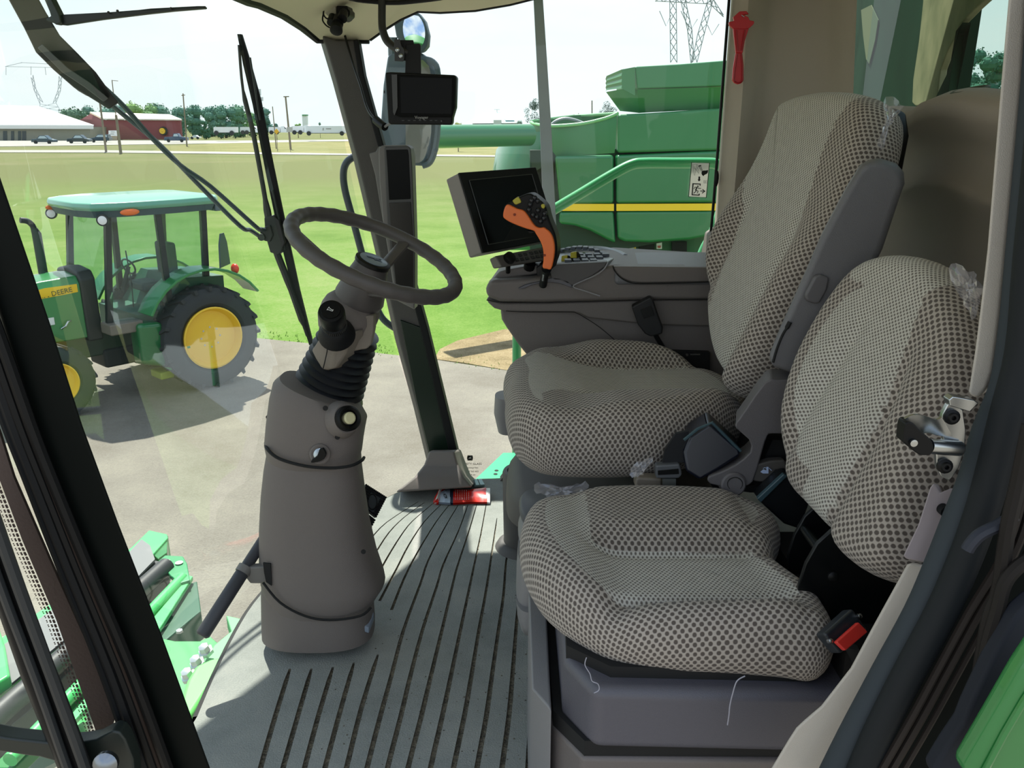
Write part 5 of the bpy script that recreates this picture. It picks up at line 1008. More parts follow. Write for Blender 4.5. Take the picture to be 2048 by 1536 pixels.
gl_ = T('grab_loop', 'dark bent grab bar outside the glass, behind the front corner pillar', 'grab bar', P(740, 480, 2.95))
b = MB(); b.tube(cat_([P(752, 300, 2.70)]+PX([(735,308),(712,312),(694,324),(687,345),(690,380),(706,440),(722,500),(738,560),(752,610),(768,640),(800,662)], 2.95)+[P(836,676,2.70)], 5), .0125, 12); b.build('bar_tube', M('blue_black_tube', '2c3840', .35), gl_)
hr_ = T('green_handrail', 'bright green painted tube handrail sloping up outside the side window', 'handrail', P(1260, 330, 3.1))
HG = M('rail_green', '3aa564', .3, coat=.5)
b = MB(); b.tube(cat_(PX([(1060,452),(1100,424),(1160,388),(1220,352),(1262,330),(1290,326),(1350,326),(1410,326),(1432,328),(1446,340),(1450,370),(1442,420),(1424,470),(1408,500),(1394,540),(1380,600)], 3.1), 5), .019, 14); b.build('rail_tube', HG, hr_)
b = MB(); b.rod(P(1034, 600, 3.05), P(1032, 1000, 3.25), .017, 12); b.build('rail_post', HG, hr_)
gp_ = T('green_bracket_plate', 'small mint green corner plate with two holes outside the glass by the cup holder', 'plate', G(985, 935, -.12))
b = MB(); b.prism(gz([(950,958),(1006,905),(1060,905),(1060,956),(1004,956)], -.10), (0, 0, -.02)); b.build('plate', M('mint_green_paint', '37a777', .35), gp_, bevel=.003)
for u, v in ((993,941),(991,948)):
    b = MB(); b.lathe(G(u, v, -.0995), (0, 0, 1), [(0, .008), (.001, .007)], 12); b.build('bolt_hole', BLKM, gp_)
# front feeder house / header hitch seen through the windshield at the lower left
fh = T('feeder_house', 'bright green feeder house frame with black roller ahead of the cab floor', 'machine frame', G(300, 1280, -.7))
FZ = -.55
LG = M('light_green_paint', '4cc06a', .35, coat=.4)
def gslab(name, l, z, dz, mat, bev=.004):
    b = MB(); b.prism(gz(l, z), (0, 0, -dz)); return b.build(name, mat, fh, bevel=bev)
gslab('top_beam', [(262,1095),(298,1060),(334,1068),(336,1075),(300,1115),(-60,1420),(-120,1360)], -.62, .16, LG)
gslab('beam_end', [(336,1070),(334,1105),(316,1118),(296,1100)], -.63, .14, GRN)
gslab('grey_sheet', [(250,1112),(283,1078),(300,1090),(310,1118),(250,1180),(-30,1410),(-90,1360)], -.58, .01, M('grey_sheet', '6d6f70', .55), .001)
gslab('roller_bed', [(310,1120),(332,1125),(338,1150),(60,1420),(-60,1520),(-60,1470)], -.60, .08, M('roller_dark', '2c2d2f', .45))
b = MB(); b.rod(G(333, 1132, -.56), G(-60, 1480, -.56), .035, 16); b.build('black_roller', M('roller_rubber', '323335', .5), fh)
gslab('lug_plate', [(316,1122),(330,1110),(366,1112),(374,1126),(380,1160),(360,1166),(340,1150)], -.56, .02, M('lug_green', '2c8a55', .4))
for u, v in ((332,1122),(358,1125)):
    b = MB(); b.lathe(G(u, v, -.555), (0, 0, 1), [(0, .016), (.001, .014)], 14); b.build('lug_hole', M('hole_pale', 'cfd2c8', .8), fh)
gslab('round_bar_bed', [(366,1150),(380,1160),(130,1440),(30,1536),(-20,1536)], -.60, .04, GRN)
b = MB(); b.rod(G(366, 1155, -.57), G(20, 1520, -.57), .022, 14); b.build('green_tube', LG, fh)
gslab('side_channel', [(376,1168),(394,1162),(402,1222),(392,1230),(320,1290),(316,1245)], -.60, .12, M('channel_dark_green', '2b5a42', .35))
gslab('channel_flange', [(378,1150),(386,1152),(320,1256),(150,1440),(140,1430)], -.57, .02, LG)
for u, v in ((354,1184),(359,1264)):
    b = MB(); b.lathe(G(u, v, -.58), (0, 0, 1), [(0, .014), (.008, .012)], 6); b.build('hex_bolt', CHR, fh)
gslab('curved_plate', [(322,1276),(350,1282),(400,1282),(420,1272),(440,1290),(420,1330),(395,1380),(372,1430),(355,1470),(300,1460)], -.50, .02, M('leaf_green_paint', '3f9c56', .35), .003)
gslab('floor_channel', [(452,1230),(495,1240),(500,1246),(420,1400),(395,1440),(380,1390),(410,1320),(428,1290),(462,1262)], -.35, .05, M('pale_green_channel', '6fb67c', .4), .004)
gslab('bright_cover', [(388,1420),(372,1440),(360,1400),(372,1360),(390,1330),(425,1314),(450,1312),(452,1322),(420,1370)], -.25, .12, M('bright_green_cover', '6ed06c', .45), .02)
for u, v in ((414,1306),(397,1330),(380,1356)):
    b = MB(); b.lathe(G(u, v, -.33), (-.2, -.3, 1), [(0, .022), (.012, .022), (.013, .017), (.03, .015), (.034, .008)], 6); b.build('flange_bolt', M('bolt_bright', 'c9ced0', .35, metal=.6), fh)
gslab('lower_sheet', [(60,1250),(150,1180),(180,1280),(200,1400),(160,1500),(40,1560),(-60,1300)], -.95, .02, M('pale_sheet', '9da293', .6), .001)
b = MB(); b.tube(cat_([G(u, v, -.75) for u, v in [(205,1280),(180,1330),(160,1390),(155,1450),(165,1520)]], 4), .03, 10); b.build('curved_hose', LG, fh)
gslab('left_cover', [(-60,1150),(-20,1200),(10,1290),(20,1350),(-60,1400)], -.5, .05, LG, .01)

# ================================================================ TRACTOR
AXN = Vector((.74, -.67, 0)).normalized(); FWD = Vector((-.67, -.74, 0)).normalized()
rc = G(424, 770, GZ)-AXN*.78
ang = math.atan2(FWD.y, FWD.x)
tr = T('tractor', 'green utility tractor with yellow wheels parked on the asphalt, seen through the windshield', 'tractor', (rc.x, rc.y, GZ), rz=ang)
V = Vector
def tb(name, b, mat, par=None, **k): return b.build(name, mat, par or tr, local=True, **k)
TY = M('tyre', '2b2e31', .8, bump=.4, bs=40); YW = M('wheel_yellow', 'e8bd2c', .4); TG = M('tractor_green', '1f7a3c', .3, coat=.5); TGL = M('tractor_roof_green', '63a28a', .3, coat=.4)
def wheel(x, y, r, w_, rimr, side, nl, name):
    c = V((x, y, r)); b = MB(); ax = V((0, side, 0)); W = w_/2
    b.lathe(c, ax, [(-W*.7, rimr), (-W, rimr*1.15), (-W*1.05, r*.82), (-W*.8, r*.95), (0, r*.97), (W*.8, r*.95), (W*1.05, r*.82), (W, rimr*1.15), (W*.7, rimr)], 40, cap=False)
    for i in range(nl):
        a = 2*math.pi*i/nl
        for s_ in (-1, 1):
            a2 = a+(math.pi/nl if s_ > 0 else 0); dl = .16
            p = lambda an, yy, rr: c+V((math.cos(an)*rr, yy, math.sin(an)*rr))
            b.hexa([p(a2, 0, r*.95), p(a2+.07, 0, r*.95), p(a2+.07+dl, s_*W*1.02, r*.90), p(a2+dl, s_*W*1.02, r*.90)], [p(a2, 0, r*1.0), p(a2+.06, 0, r*1.0), p(a2+.06+dl, s_*W*1.02, r*.985), p(a2+dl, s_*W*1.02, r*.985)])
    t = tb(name, b, TY)
    b = MB(); b.lathe(c, ax, [(W*.55, rimr*.98), (W*.95, rimr*1.02), (W*.98, rimr*.97), (W*.75, rimr*.9), (W*.35, rimr*.82), (W*.25, rimr*.55), (W*.45, rimr*.48), (W*.5, rimr*.2), (W*.52, .01)], 40); rim = tb('rim', b, YW, t)
    for i in range(8):
        a = 2*math.pi*i/8; b = MB(); b.lathe(c+V((math.cos(a)*rimr*.33, side*W*.47, math.sin(a)*rimr*.33)), ax, [(0, r*.02), (.02, r*.02)], 6); tb('wheel_nut', b, CHR, rim)
    if r > .6:
        for i in range(4):
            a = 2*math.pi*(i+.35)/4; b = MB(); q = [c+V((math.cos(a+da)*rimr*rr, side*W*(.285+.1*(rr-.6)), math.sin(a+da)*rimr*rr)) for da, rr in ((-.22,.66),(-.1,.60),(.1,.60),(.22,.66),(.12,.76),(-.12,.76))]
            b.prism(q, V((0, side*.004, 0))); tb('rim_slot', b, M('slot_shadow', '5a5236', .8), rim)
    return t
wheel(0, .78, .70, .42, .41, 1, 20, 'rear_wheel'); wheel(0, -.78, .70, .42, .41, -1, 20, 'rear_wheel')
wheel(1.95, .70, .47, .28, .25, 1, 16, 'front_wheel'); wheel(1.95, -.70, .47, .28, .25, -1, 16, 'front_wheel')
b = MB(); b.box(V((.9, 0, .72)), (2.2, .42, .34)); b.box(V((0, 0, .74)), (.3, 1.3, .26)); tb('chassis', b, M('drivetrain', '1c3a28', .5), bevel=.03)
b = MB(); b.box(V((1.95, 0, .47)), (.16, 1.2, .16)); tb('front_axle', b, TG, bevel=.02)
V = lambda p: Vector((p[0]+.37, p[1], p[2]+(.12 if p[2] > 1.9 else 0)))
def hood_ring(x, w_, z0_, z1, r_=.5): return [V((x, -w_, z0_)), V((x, -w_, z1-.12)), V((x, -w_*.8, z1-.03)), V((x, 0, z1)), V((x, w_*.8, z1-.03)), V((x, w_, z1-.12)), V((x, w_, z0_))]
b = MB(); b.loft([hood_ring(.98, .36, .85, 1.66), hood_ring(1.4, .35, .85, 1.64), hood_ring(1.8, .32, .85, 1.58), hood_ring(2.1, .29, .85, 1.50), hood_ring(2.25, .24, .9, 1.3)]); hd = tb('hood', b, TG, bevel=.02)
b = MB(); b.loft([hood_ring(.80, .39, .80, 1.72), hood_ring(.99, .385, .80, 1.70)]); tb('cowl', b, M('cowl_black', '1b2420', .5), bevel=.03)
for s_ in (1, -1):
    b = MB(); b.prism([V((1.02, s_*.362, 1.44)), V((1.02, s_*.362, 1.54)), V((1.9, s_*.325, 1.40)), V((1.9, s_*.325, 1.37))], V((0, s_*.006, 0))); st_ = tb('side_stripe', b, YEL)
text('JOHN DEERE', .085, V((1.33, .366, 1.455)), Vector((-1, .06, .11)), Vector((0, 0, 1)), M('letter_green', '1e3a1c', .5), 'hood_lettering', hd, ext=.001, local=True)
b = MB(); b.box(V((1.42, .365, 1.13)), (.15, .01, .09)); tb('white_label', b, M('label_white', 'dfe2de', .5), hd)
b = MB(); b.tube([V((1.28, .37, 1.02)), V((1.24, .40, 1.05)), V((1.2, .39, 1.1)), V((1.16, .37, 1.1))], .012, 8); tb('hood_latch', b, CHR, hd)
b = MB(); b.tube([V((1.12, -.42, 1.1)), V((1.12, -.42, 1.98)), V((1.14, -.42, 2.04))], [.055, .055, .04], 14); b.tube(cat_([V((1.14, -.42, 2.0)), V((1.15, -.42, 2.08)), V((1.20, -.42, 2.14)), V((1.28, -.42, 2.16))], 4), .036, 12); tb('exhaust_stack', b, M('exhaust_black', '24282b', .5))
# cab posts, roof and glass
CBK = M('cab_post', '1a2224', .4)
cz0, cz1 = 1.0, 2.28; posts = [((.80, .60), (.62, .58)), ((.80, -.60), (.62, -.58)), ((.06, .74), (.04, .66)), ((.06, -.74), (.04, -.66)), ((-.52, .60), (-.62, .58)), ((-.52, -.60), (-.62, -.58))]
for (x0, y0), (x1, y1) in posts:
    b = MB(); b.bar(V((x0, y0, cz0)), V((x1, y1, cz1)), .07, .07, up=(1, 0, 0)); tb('cab_post', b, CBK)
ro_ = [(-.95,.55),(-.80,.78),(-.2,.86),(.55,.84),(.92,.70),(1.02,.4)]
ro_ = ro_+[(x, -y) for x, y in reversed(ro_)]
b = MB(); b.loft([[V((x*.90, y*.94, 2.30)) for x, y in ro_], [V((x*.93, y*.97, 2.34)) for x, y in ro_], [V((x*.91, y*.95, 2.395)) for x, y in ro_], [V((x*.78, y*.80, 2.42)) for x, y in ro_]]); rf2 = tb('cab_roof', b, TGL, bevel=.015, sharp=50)
b = MB(); b.loft([[V((x*.86, y*.88, 2.22)) for x, y in ro_], [V((x*.90, y*.92, 2.305)) for x, y in ro_]]); tb('roof_lining', b, M('roof_under', '39505a', .5), rf2)
for (x, y) in ((.74, .72), (.84, -.60)):
    b = MB(); b.lathe(V((x, y, 2.20)), Vector((.6, .8, 0)), [(-.03, .05), (0, .07), (.03, .07), (.032, .055)], 20); l_ = tb('work_light', b, CBK); b = MB(); b.lathe(V((x, y, 2.20))+Vector((.6, .8, 0)).normalized()*.033, Vector((.6, .8, 0)), [(0, .052), (.004, .045)], 20); tb('light_lens', b, M('lamp_lens', 'e8eaea', .2), l_)
b = MB(); b.ball(V((.45, .82, 2.28)), .10, 14, 8, (1.2, .35, .42)); tb('marker_lamp', b, M('amber_lens', 'e8702a', .3), rf2)
b = MB(); b.ball(V((.86, -.56, 2.28)), .06, 10, 8, (1, .5, .5)); tb('marker_lamp', b, MATS['amber_lens'], rf2)
b = MB(); b.box(V((-.82, .52, 2.24)), (.10, .22, .10)); tb('rear_work_light', b, M('lamp_grey', '5b6b74', .4), rf2, bevel=.02)
CG = glass('cab_glass', (.72, .88, .84), .07, .05)
for q in ([(.80,.60,1.0),(.06,.76,1.0),(.04,.68,2.25),(.62,.60,2.25)], [(.06,.76,1.25),(-.52,.62,1.25),(-.62,.6,2.25),(.04,.68,2.25)], [(.80,-.60,1.0),(.06,-.76,1.0),(.04,-.68,2.25),(.62,-.60,2.25)], [(.06,-.76,1.25),(-.52,-.62,1.25),(-.62,-.6,2.25),(.04,-.68,2.25)], [(.82,.58,1.45),(.82,-.58,1.45),(.64,-.56,2.25),(.64,.56,2.25)], [(-.55,.58,1.25),(-.55,-.58,1.25),(-.65,-.56,2.25),(-.65,.56,2.25)]):
    b = MB(); b.add([V(p) for p in q], [(0, 1, 2, 3)]); tb('cab_pane', b, CG)
V = Vector
# wraparound fenders
for s_ in (1, -1):
    b = MB(); R = []
    for i in range(13):
        a = math.radians(34+i*12.0); rr = .86; R.append([V((math.cos(math.pi-a)*rr+.0, s_*.98, .735+math.sin(a)*rr)), V((math.cos(math.pi-a)*(rr+.035), s_*.98, .735+math.sin(a)*(rr+.035))), V((math.cos(math.pi-a)*(rr+.035), s_*.60, .735+math.sin(a)*(rr+.035))), V((math.cos(math.pi-a)*rr, s_*.60, .735+math.sin(a)*rr))])
    b.loft(R[:11]); tb('fender', b, TG, bevel=.01, sharp=50)
b = MB(); b.prism([V((.8, .6, .8)), V((.8, .6, 1.08)), V((.5, .66, 1.1)), V((.2, .70, 1.5)), V((-.4, .66, 1.45)), V((-.4, .64, 1.0)), V((.3, .62, .6))], V((0, -1.2, 0))); tb('cab_floor_shell', b, M('cab_shell', '2e5d48', .5))
b = MB(); b.prism([V((-.28, .80, 1.58)), V((-.56, .56, 1.58)), V((-.52, .60, 1.88)), V((-.46, .65, 2.02)), V((-.38, .71, 2.02)), V((-.32, .76, 1.88))], V((-.02, 0, 0))); sm = tb('slow_moving_sign', b, M('sign_back', '34464e', .4)); b = MB(); b.bar(V((-.44, .64, 1.48)), V((-.44, .64, 1.9)), .03, .02); tb('sign_bracket', b, CHR, sm)
b = MB(); b.ball(V((-.46, .88, 1.56)), .07, 12, 8, (.7, 1, 1)); tb('tail_light', b, M('red_lens', 'd8402c', .3))
b = MB(); b.box(V((.30, 0, 1.35)), (.45, .45, .12)); b.box(V((.05, 0, 1.65)), (.12, .42, .5)); tb('tractor_seat', b, M('seat_vinyl', '3c4a50', .6), bevel=.04)
b = MB(); b.tube([V((.58+.02*math.cos(t), .19*math.sin(t), 1.62+.19*math.cos(t)*.5)) for t in [2*math.pi*i/24 for i in range(24)]], .012, 8, closed=True); b.rod(V((.7, 0, 1.3)), V((.58, 0, 1.62)), .03, 8); tb('steering_wheel', b, CBK)
b = MB(); b.box(V((1.02, .62, .98)), (.42, .30, .14)); tb('battery_box', b, M('box_brown_grey', '6d675c', .6), bevel=.02)
b = MB(); b.loft([[V((.60, .55, .40)), V((.60, .86, .40)), V((.60, .86, 1.0)), V((.60, .55, 1.0))], [V((.92, .55, .45)), V((.92, .84, .5)), V((.92, .84, 1.02)), V((.92, .55, 1.02))]]); tb('fuel_tank', b, M('tank_green', '1f6a3a', .3, coat=.5), bevel=.06, seg=4)
for z in (.38, .62): 
    b = MB(); b.box(V((.45, .80, z)), (.3, .2, .03)); tb('step', b, M('step_green', '2b8a3c', .4), bevel=.005)
b = MB(); b.box(V((.45, .66, .28)), (.5, .3, .10)); tb('step_frame', b, M('step_yellow_green', '8c9a3a', .5), bevel=.02)
b = MB(); b.tube([V((.84, .60, 1.2)), V((.84, .64, 1.5)), V((.80, .50, 1.9))], .008, 6); tb('wiper_arm', b, CBK)
b = MB(); b.box(V((.5, 0, .5)), (1.3, .5, .25)); tb('transmission', b, M('gearbox', '20282a', .6), bevel=.04)

# ================================================================ GREEN HARVESTER BEYOND THE SIDE WINDOW
hv = T('green_harvester', 'large green combine harvester with a yellow stripe parked beyond the side window', 'harvester', P(1250, 640, 16.0)*1)
hv.location.z = GZ
HB = M('harvester_green', '1e7340', .3, coat=.6, var=.1, vs=.5); HB2 = M('harvester_green_pale', '397c4c', .45, var=.1, vs=.5)
def hs(name, l, Y, dep, mat, bev=.05, n=0, par=None, seg=3, off=None):
    pts = PX(l, Y); pts = cat_(pts, n, closed=True) if n else pts
    b = MB(); b.prism(pts, off or (0, dep, 0)); return b.build(name, mat, par or hv, bevel=bev, seg=seg, sharp=40)
# curved engine-end shroud built from vertical ribs
def shroud(name, cols, mat, z=None):
    b = MB(); b.loft([[P(u, v, y) for u, v, y in c] for c in cols], cap=False, closed=False); return b.build(name, mat, hv, sharp=60)
shroud('end_shroud', [[(992,300,18.5),(984,345,18.5),(982,420,18.5),(990,500,18.5)], [(1003,286,17.4),(986,345,17.4),(985,420,17.4),(994,500,17.4)], [(1030,270,16.7),(1010,345,16.4),(1008,420,16.4),(1020,500,16.5)], [(1066,264,16.2),(1066,345,16.0),(1066,420,16.0),(1076,500,16.2)], [(1110,262,16.2),(1110,320,16.0),(1110,420,16.0),(1120,505,16.2)]], HB)
shroud('grain_tank_side', [[(1061,246,17.5),(1062,300,17.6),(1072,312,17.7)], [(1068,244,16.6),(1066,290,16.6),(1084,316,16.8)], [(1100,250,16.0),(1096,290,16.0),(1112,312,16.0)], [(1160,247,15.8),(1160,290,15.8),(1165,310,15.8)], [(1210,236,15.75),(1205,290,15.7),(1200,308,15.75)], [(1234,228,15.75),(1231,290,15.7),(1229,306,15.75)]], HB2)
b = MB(); b.tube(cat_([P(u, v, y) for u, v, y in [(1062,244,17.5),(1070,248,16.6),(1100,252,16.0),(1160,248,15.8),(1210,237,15.75),(1235,227,15.75)]], 4), .03, 8); b.tube([P(1062,243,17.6), P(1150,232,18.5), P(1235,227,15.8)], .03, 6); b.build('tank_rim', M('rim_green', '79b97c', .4), hv)
hs('tank_back_wall', [(1066,243),(1150,230),(1232,227),(1230,260),(1070,262)], 18.0, .1, HB2, .01)
b = MB(); b.tube(cat_([P(u, v, 17.2) for u, v in [(1100,252),(1112,242),(1130,237),(1150,240),(1168,247)]], 4), .03, 6); b.build('tank_arch', M('arch_grey', '9aa0a0', .4), hv)
hs('upper_side_panel', [(1236,229),(1300,226),(1460,215),(1465,300),(1236,306)], 15.7, 2.8, HB2, .05)
hs('middle_side_panel', [(1110,312),(1228,310),(1228,408),(1120,410)], 15.72, 2.6, HB, .06)
hs('middle_side_panel', [(1233,310),(1465,300),(1460,406),(1233,408)], 15.7, 2.6, HB, .06)
hs('lower_side_panel', [(1120,423),(1228,422),(1232,488),(1215,480),(1180,462),(1150,452),(1118,448)], 15.72, 2.6, HB, .06)
hs('lower_side_panel', [(1233,422),(1465,420),(1460,455),(1430,470),(1380,480),(1300,486),(1250,484),(1236,478)], 15.7, 2.6, HB, .06)
hs('yellow_stripe', [(1108,408),(1228,408),(1228,422),(1112,422)], 15.70, .04, YEL, .004)
hs('yellow_stripe', [(1233,408),(1462,407),(1460,421),(1233,422)], 15.68, .04, YEL, .004)
hs('inner_frame', [(1060,300),(1465,296),(1465,460),(1240,500),(1100,520),(1060,500)], 16.0, 2.3, M('seam_dark_green', '10301c', .6), .01)
# folded grain tank extension
b = MB(); R = []
for k, (t, q) in enumerate(((0, 0), (.12, .5), (.25, 0), (.37, .5), (.5, 0), (.62, .5), (.75, 0))):
    y0 = 134+t*70; R.append([P(1211+q*3, 158+t*34-0, 17.6), P(1213+q*3, 152+t*38, 17.0), P(1243+q*2, 139+t*50, 15.9), P(1270, y0+t*6, 15.6)])
b.loft(R, cap=False, closed=False); b.build('extension_corner', HB2, hv, sharp=25)
hs('extension_panel', [(1270,133),(1360,128),(1460,120),(1462,172),(1275,178)], 15.6, 3.0, HB2, .03)
b = MB(); b.loft([[P(1212,184,17.2), P(1245,178,15.9), P(1275,179,15.6), P(1465,173,15.6)], [P(1240,222,17.2), P(1262,224,16.3), P(1278,226,15.9), P(1465,216,15.9)]], cap=False, closed=False); b.build('extension_slope', HB2, hv, sharp=20)
# unloading auger
b = MB(); b.rod(P(820, 274, 14.2), P(1060, 270, 15.6), .19, 20); au = b.build('unloading_auger', HB, hv)
b = MB(); b.rod(P(1000, 256, 15.2), P(1062, 254, 15.6), .05, 8); b.build('auger_pipe', HB2, hv)
# undercarriage details
hs('underbody', [(1075,470),(1200,470),(1465,470),(1465,535),(1060,540)], 16.6, .5, M('under_green', '1c5a2f', .6), .02)
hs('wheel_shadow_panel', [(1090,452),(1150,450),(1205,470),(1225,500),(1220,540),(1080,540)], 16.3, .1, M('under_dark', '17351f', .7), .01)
b = MB(); b.lathe(P(1140, 540, 16.2), (0, -1, 0), [(-.3, .55), (.0, .58), (.06, .5), (.07, .2)], 28); b.build('rear_tyre', TY, hv)
hs('yellow_decal_board', [(1245,483),(1272,484),(1272,506),(1246,505)], 16.45, .04, M('decal_yellow', 'd9b93a', .5), .004)
hs('decal_print', [(1250,488),(1268,489),(1268,500),(1250,500)], 16.43, .01, M('decal_pale', 'b9c0b0', .5), .001)
hs('warning_label', [(1313,484),(1324,484),(1324,498),(1313,498)], 16.45, .02, M('label_white', 'dfe2de'), .002); hs('label_print', [(1315,492),(1322,491),(1321,496),(1316,496)], 16.43, .01, M('label_red', 'b5503c', .5), .001)
for u in (1275, 1340):
    hs('dark_opening', [(u+4,484),(u+34,483),(u+34,510),(u+4,510)], 16.5, .05, BLKM, .005)
b = MB(); b.ball(P(1127, 484, 16.2), .07, 8, 6); b.build('yellow_cap', YEL, hv)
# ================================================================ FAR BUILDINGS, CARS, POLES, TREES
def gat(u, v): return G(u, v, GZ)
def B(u, v, Y): return P(u, v, Y)
def fl_(name, l, Y, dep, mat, par, bev=0): b = MB(); b.prism(PX(l, Y), (0, dep, 0)); return b.build(name, mat, par, bevel=bev)
# white-roofed building at far left
YB = gat(60, 281).y
wbld = T('white_roof_building', 'long low building with a broad white hipped roof at the far left', 'building', (P(60, 281, YB).x, YB, GZ))
b = MB(); yb = YB+9
b.loft([[P(-260,255,YB-1), P(185,255,YB-1), P(150,240,YB+20), P(-260,240,YB+20)], [P(-260,248,YB-1), P(188,250,YB-1), P(150,238,YB+20), P(-260,238,YB+20)], [P(-260,205,yb), P(76,212,yb), P(72,212,yb+2), P(-260,205,yb+2)]]); b.build('roof', M('white_roof', 'f2f3f0', .6), wbld, sharp=20)
fl_('wall', [(-260,255),(180,254),(180,284),(-260,284)], YB, 18, M('wall_tan_grey', '8f8f82', .8), wbld)
fl_('pale_end_wall', [(181,258),(194,258),(193,279),(181,281)], YB+4, 6, M('wall_cream', 'c9cbb8', .8), wbld)
fl_('fascia', [(-260,251),(186,251),(186,258),(-260,257)], YB-1.2, .3, M('fascia_grey', 'd8dbd8', .7), wbld)
for k, (u0, u1) in enumerate(((-40,-22),(6,14),(22,28),(36,42),(44,52))):
    fl_('window' if k != 2 else 'door', [(u0,262),(u1,262),(u1,281),(u0,281)], YB-.08, .06, M('far_window_dark', '3a454a', .3), wbld)
# red shed
YR = gat(250, 281).y*1.04
rs_ = T('red_shed', 'dark red metal shed with a pale ribbed roof behind the parked cars', 'building', (P(270, 280, YR).x, YR, GZ))
RM = M('barn_red', '7f3c42', .7); RR = M('shed_roof_pale', 'd8d2c4', .6)
fl_('wall', [(205,240),(360,241),(363,279),(205,279)], YR, 1, RM, rs_)
b = MB(); b.loft([[P(160,238,YR+24), P(160,279,YR+24)], [P(205,240,YR), P(205,279,YR)]], cap=False, closed=False); b.build('end_wall', RM, rs_)
b = MB(); b.add([P(160,240,YR+24), P(182,227,YR+14), P(206,240,YR)], [(0, 1, 2)]); b.build('gable', RM, rs_)
b = MB(); b.prism([P(180,226,YR+12), P(340,231,YR+12), P(364,241,YR-.5), P(206,239,YR-.5)], (0, 0, .3)); rr_ = b.build('roof', RR, rs_)
for i in range(14):
    t = i/13; b = MB(); b.rod(P(180+160*t, 226.2+5*t, YR+11.9), P(206+158*t, 239+2*t, YR-.6), .12, 4); b.build('roof_rib', M('roof_rib_rust', 'b39a83', .7), rr_)
fl_('corner_trim', [(203,240),(206,240),(209,268),(206,268)], YR-.1, .1, M('trim_white', 'e0e0dc', .6), rs_)
b = MB(); b.lathe(P(327, 262, YR-.3), (0, -1, 0), [(0, 1.05), (.3, 1.0), (.3, .8), (.1, .75)], 24); ty_ = b.build('wall_tyre', TY, rs_); b = MB(); b.lathe(P(325, 262, YR-.4), (0, -1, 0), [(0, .78), (.25, .72), (.2, .3), (.3, .2)], 24); b.build('yellow_rim', YW, ty_)
# notice board
nb = T('notice_board', 'white notice board on a base in front of the red shed', 'sign', (P(227, 284, YR-8).x, YR-8, GZ))
fl_('board', [(217,261),(234,261),(234,272),(217,272)], YR-8, .2, M('board_white', 'e6e8ea', .6), nb); fl_('board_base', [(219,272),(233,272),(233,286),(219,286)], YR-7.8, .3, M('board_tan', 'a89a84', .8), nb)
b = MB()
for i, (a, c) in enumerate(((220,231),(221,228))): b.box(P((a+c)/2, 264+i*4, YR-8.1), (.9, .02, .1))
b.build('board_print', M('grey_ink', '8a8c88'), nb)
# green-roofed house
YH = gat(975, 262).y*.55
gh = T('green_roof_house', 'single storey house with a pale green hipped roof on the horizon', 'building', (P(970, 252, YH).x, YH, GZ))
GR = M('pale_green_roof', '8fb5ad', .6)
b = MB(); b.loft([[P(928,247,YH), P(1042,246,YH), P(1042,246,YH+20), P(928,247,YH+20)], [P(972,225,YH+9), P(1000,224,YH+9), P(1000,224,YH+10), P(972,225,YH+10)]]); b.build('roof', GR, gh, sharp=20)
fl_('wall', [(945,246),(1036,246),(1036,258),(945,258)], YH+1, 8, M('house_wall', '8d8f8c', .8), gh); fl_('garage_door', [(948,247),(985,247),(985,257),(948,257)], YH+.9, .1, M('dark_door', '5a6066', .7), gh); fl_('entry_bay', [(987,240),(1003,240),(1003,257),(987,257)], YH-1, 1.5, M('bay_pale', 'b9c2bd', .7), gh)
b = MB(); b.prism([P(1008,236,YH+4), P(1026,236,YH+4), P(1029,241,YH+1.4), P(1011,241,YH+1.4)], (0, 0, .1)); b.build('skylight', M('skylight_blue', 'b8cfe0', .2), gh)
b = MB(); b.rod(P(994,226,YH+9), P(994,219,YH+9), .08, 6); b.box(P(994,219,YH+9), (2.2, .1, .1)); b.build('roof_aerial', M('aerial_grey', '6a6e70', .6), gh)
# white tower
YT = 300
tw = T('white_tower', 'slim white block tower with a green cap on the horizon', 'tower', (P(610, 262, YT).x, YT, GZ))
fl_('tower_shaft', [(604,231),(613,231),(614,264),(606,264)], YT, 2, M('tower_white', 'e4e8ea', .7), tw); fl_('green_cap', [(604,229),(613,229),(613,231.5),(604,231.5)], YT-.3, 2.6, M('cap_green', '5f9a72', .7), tw)
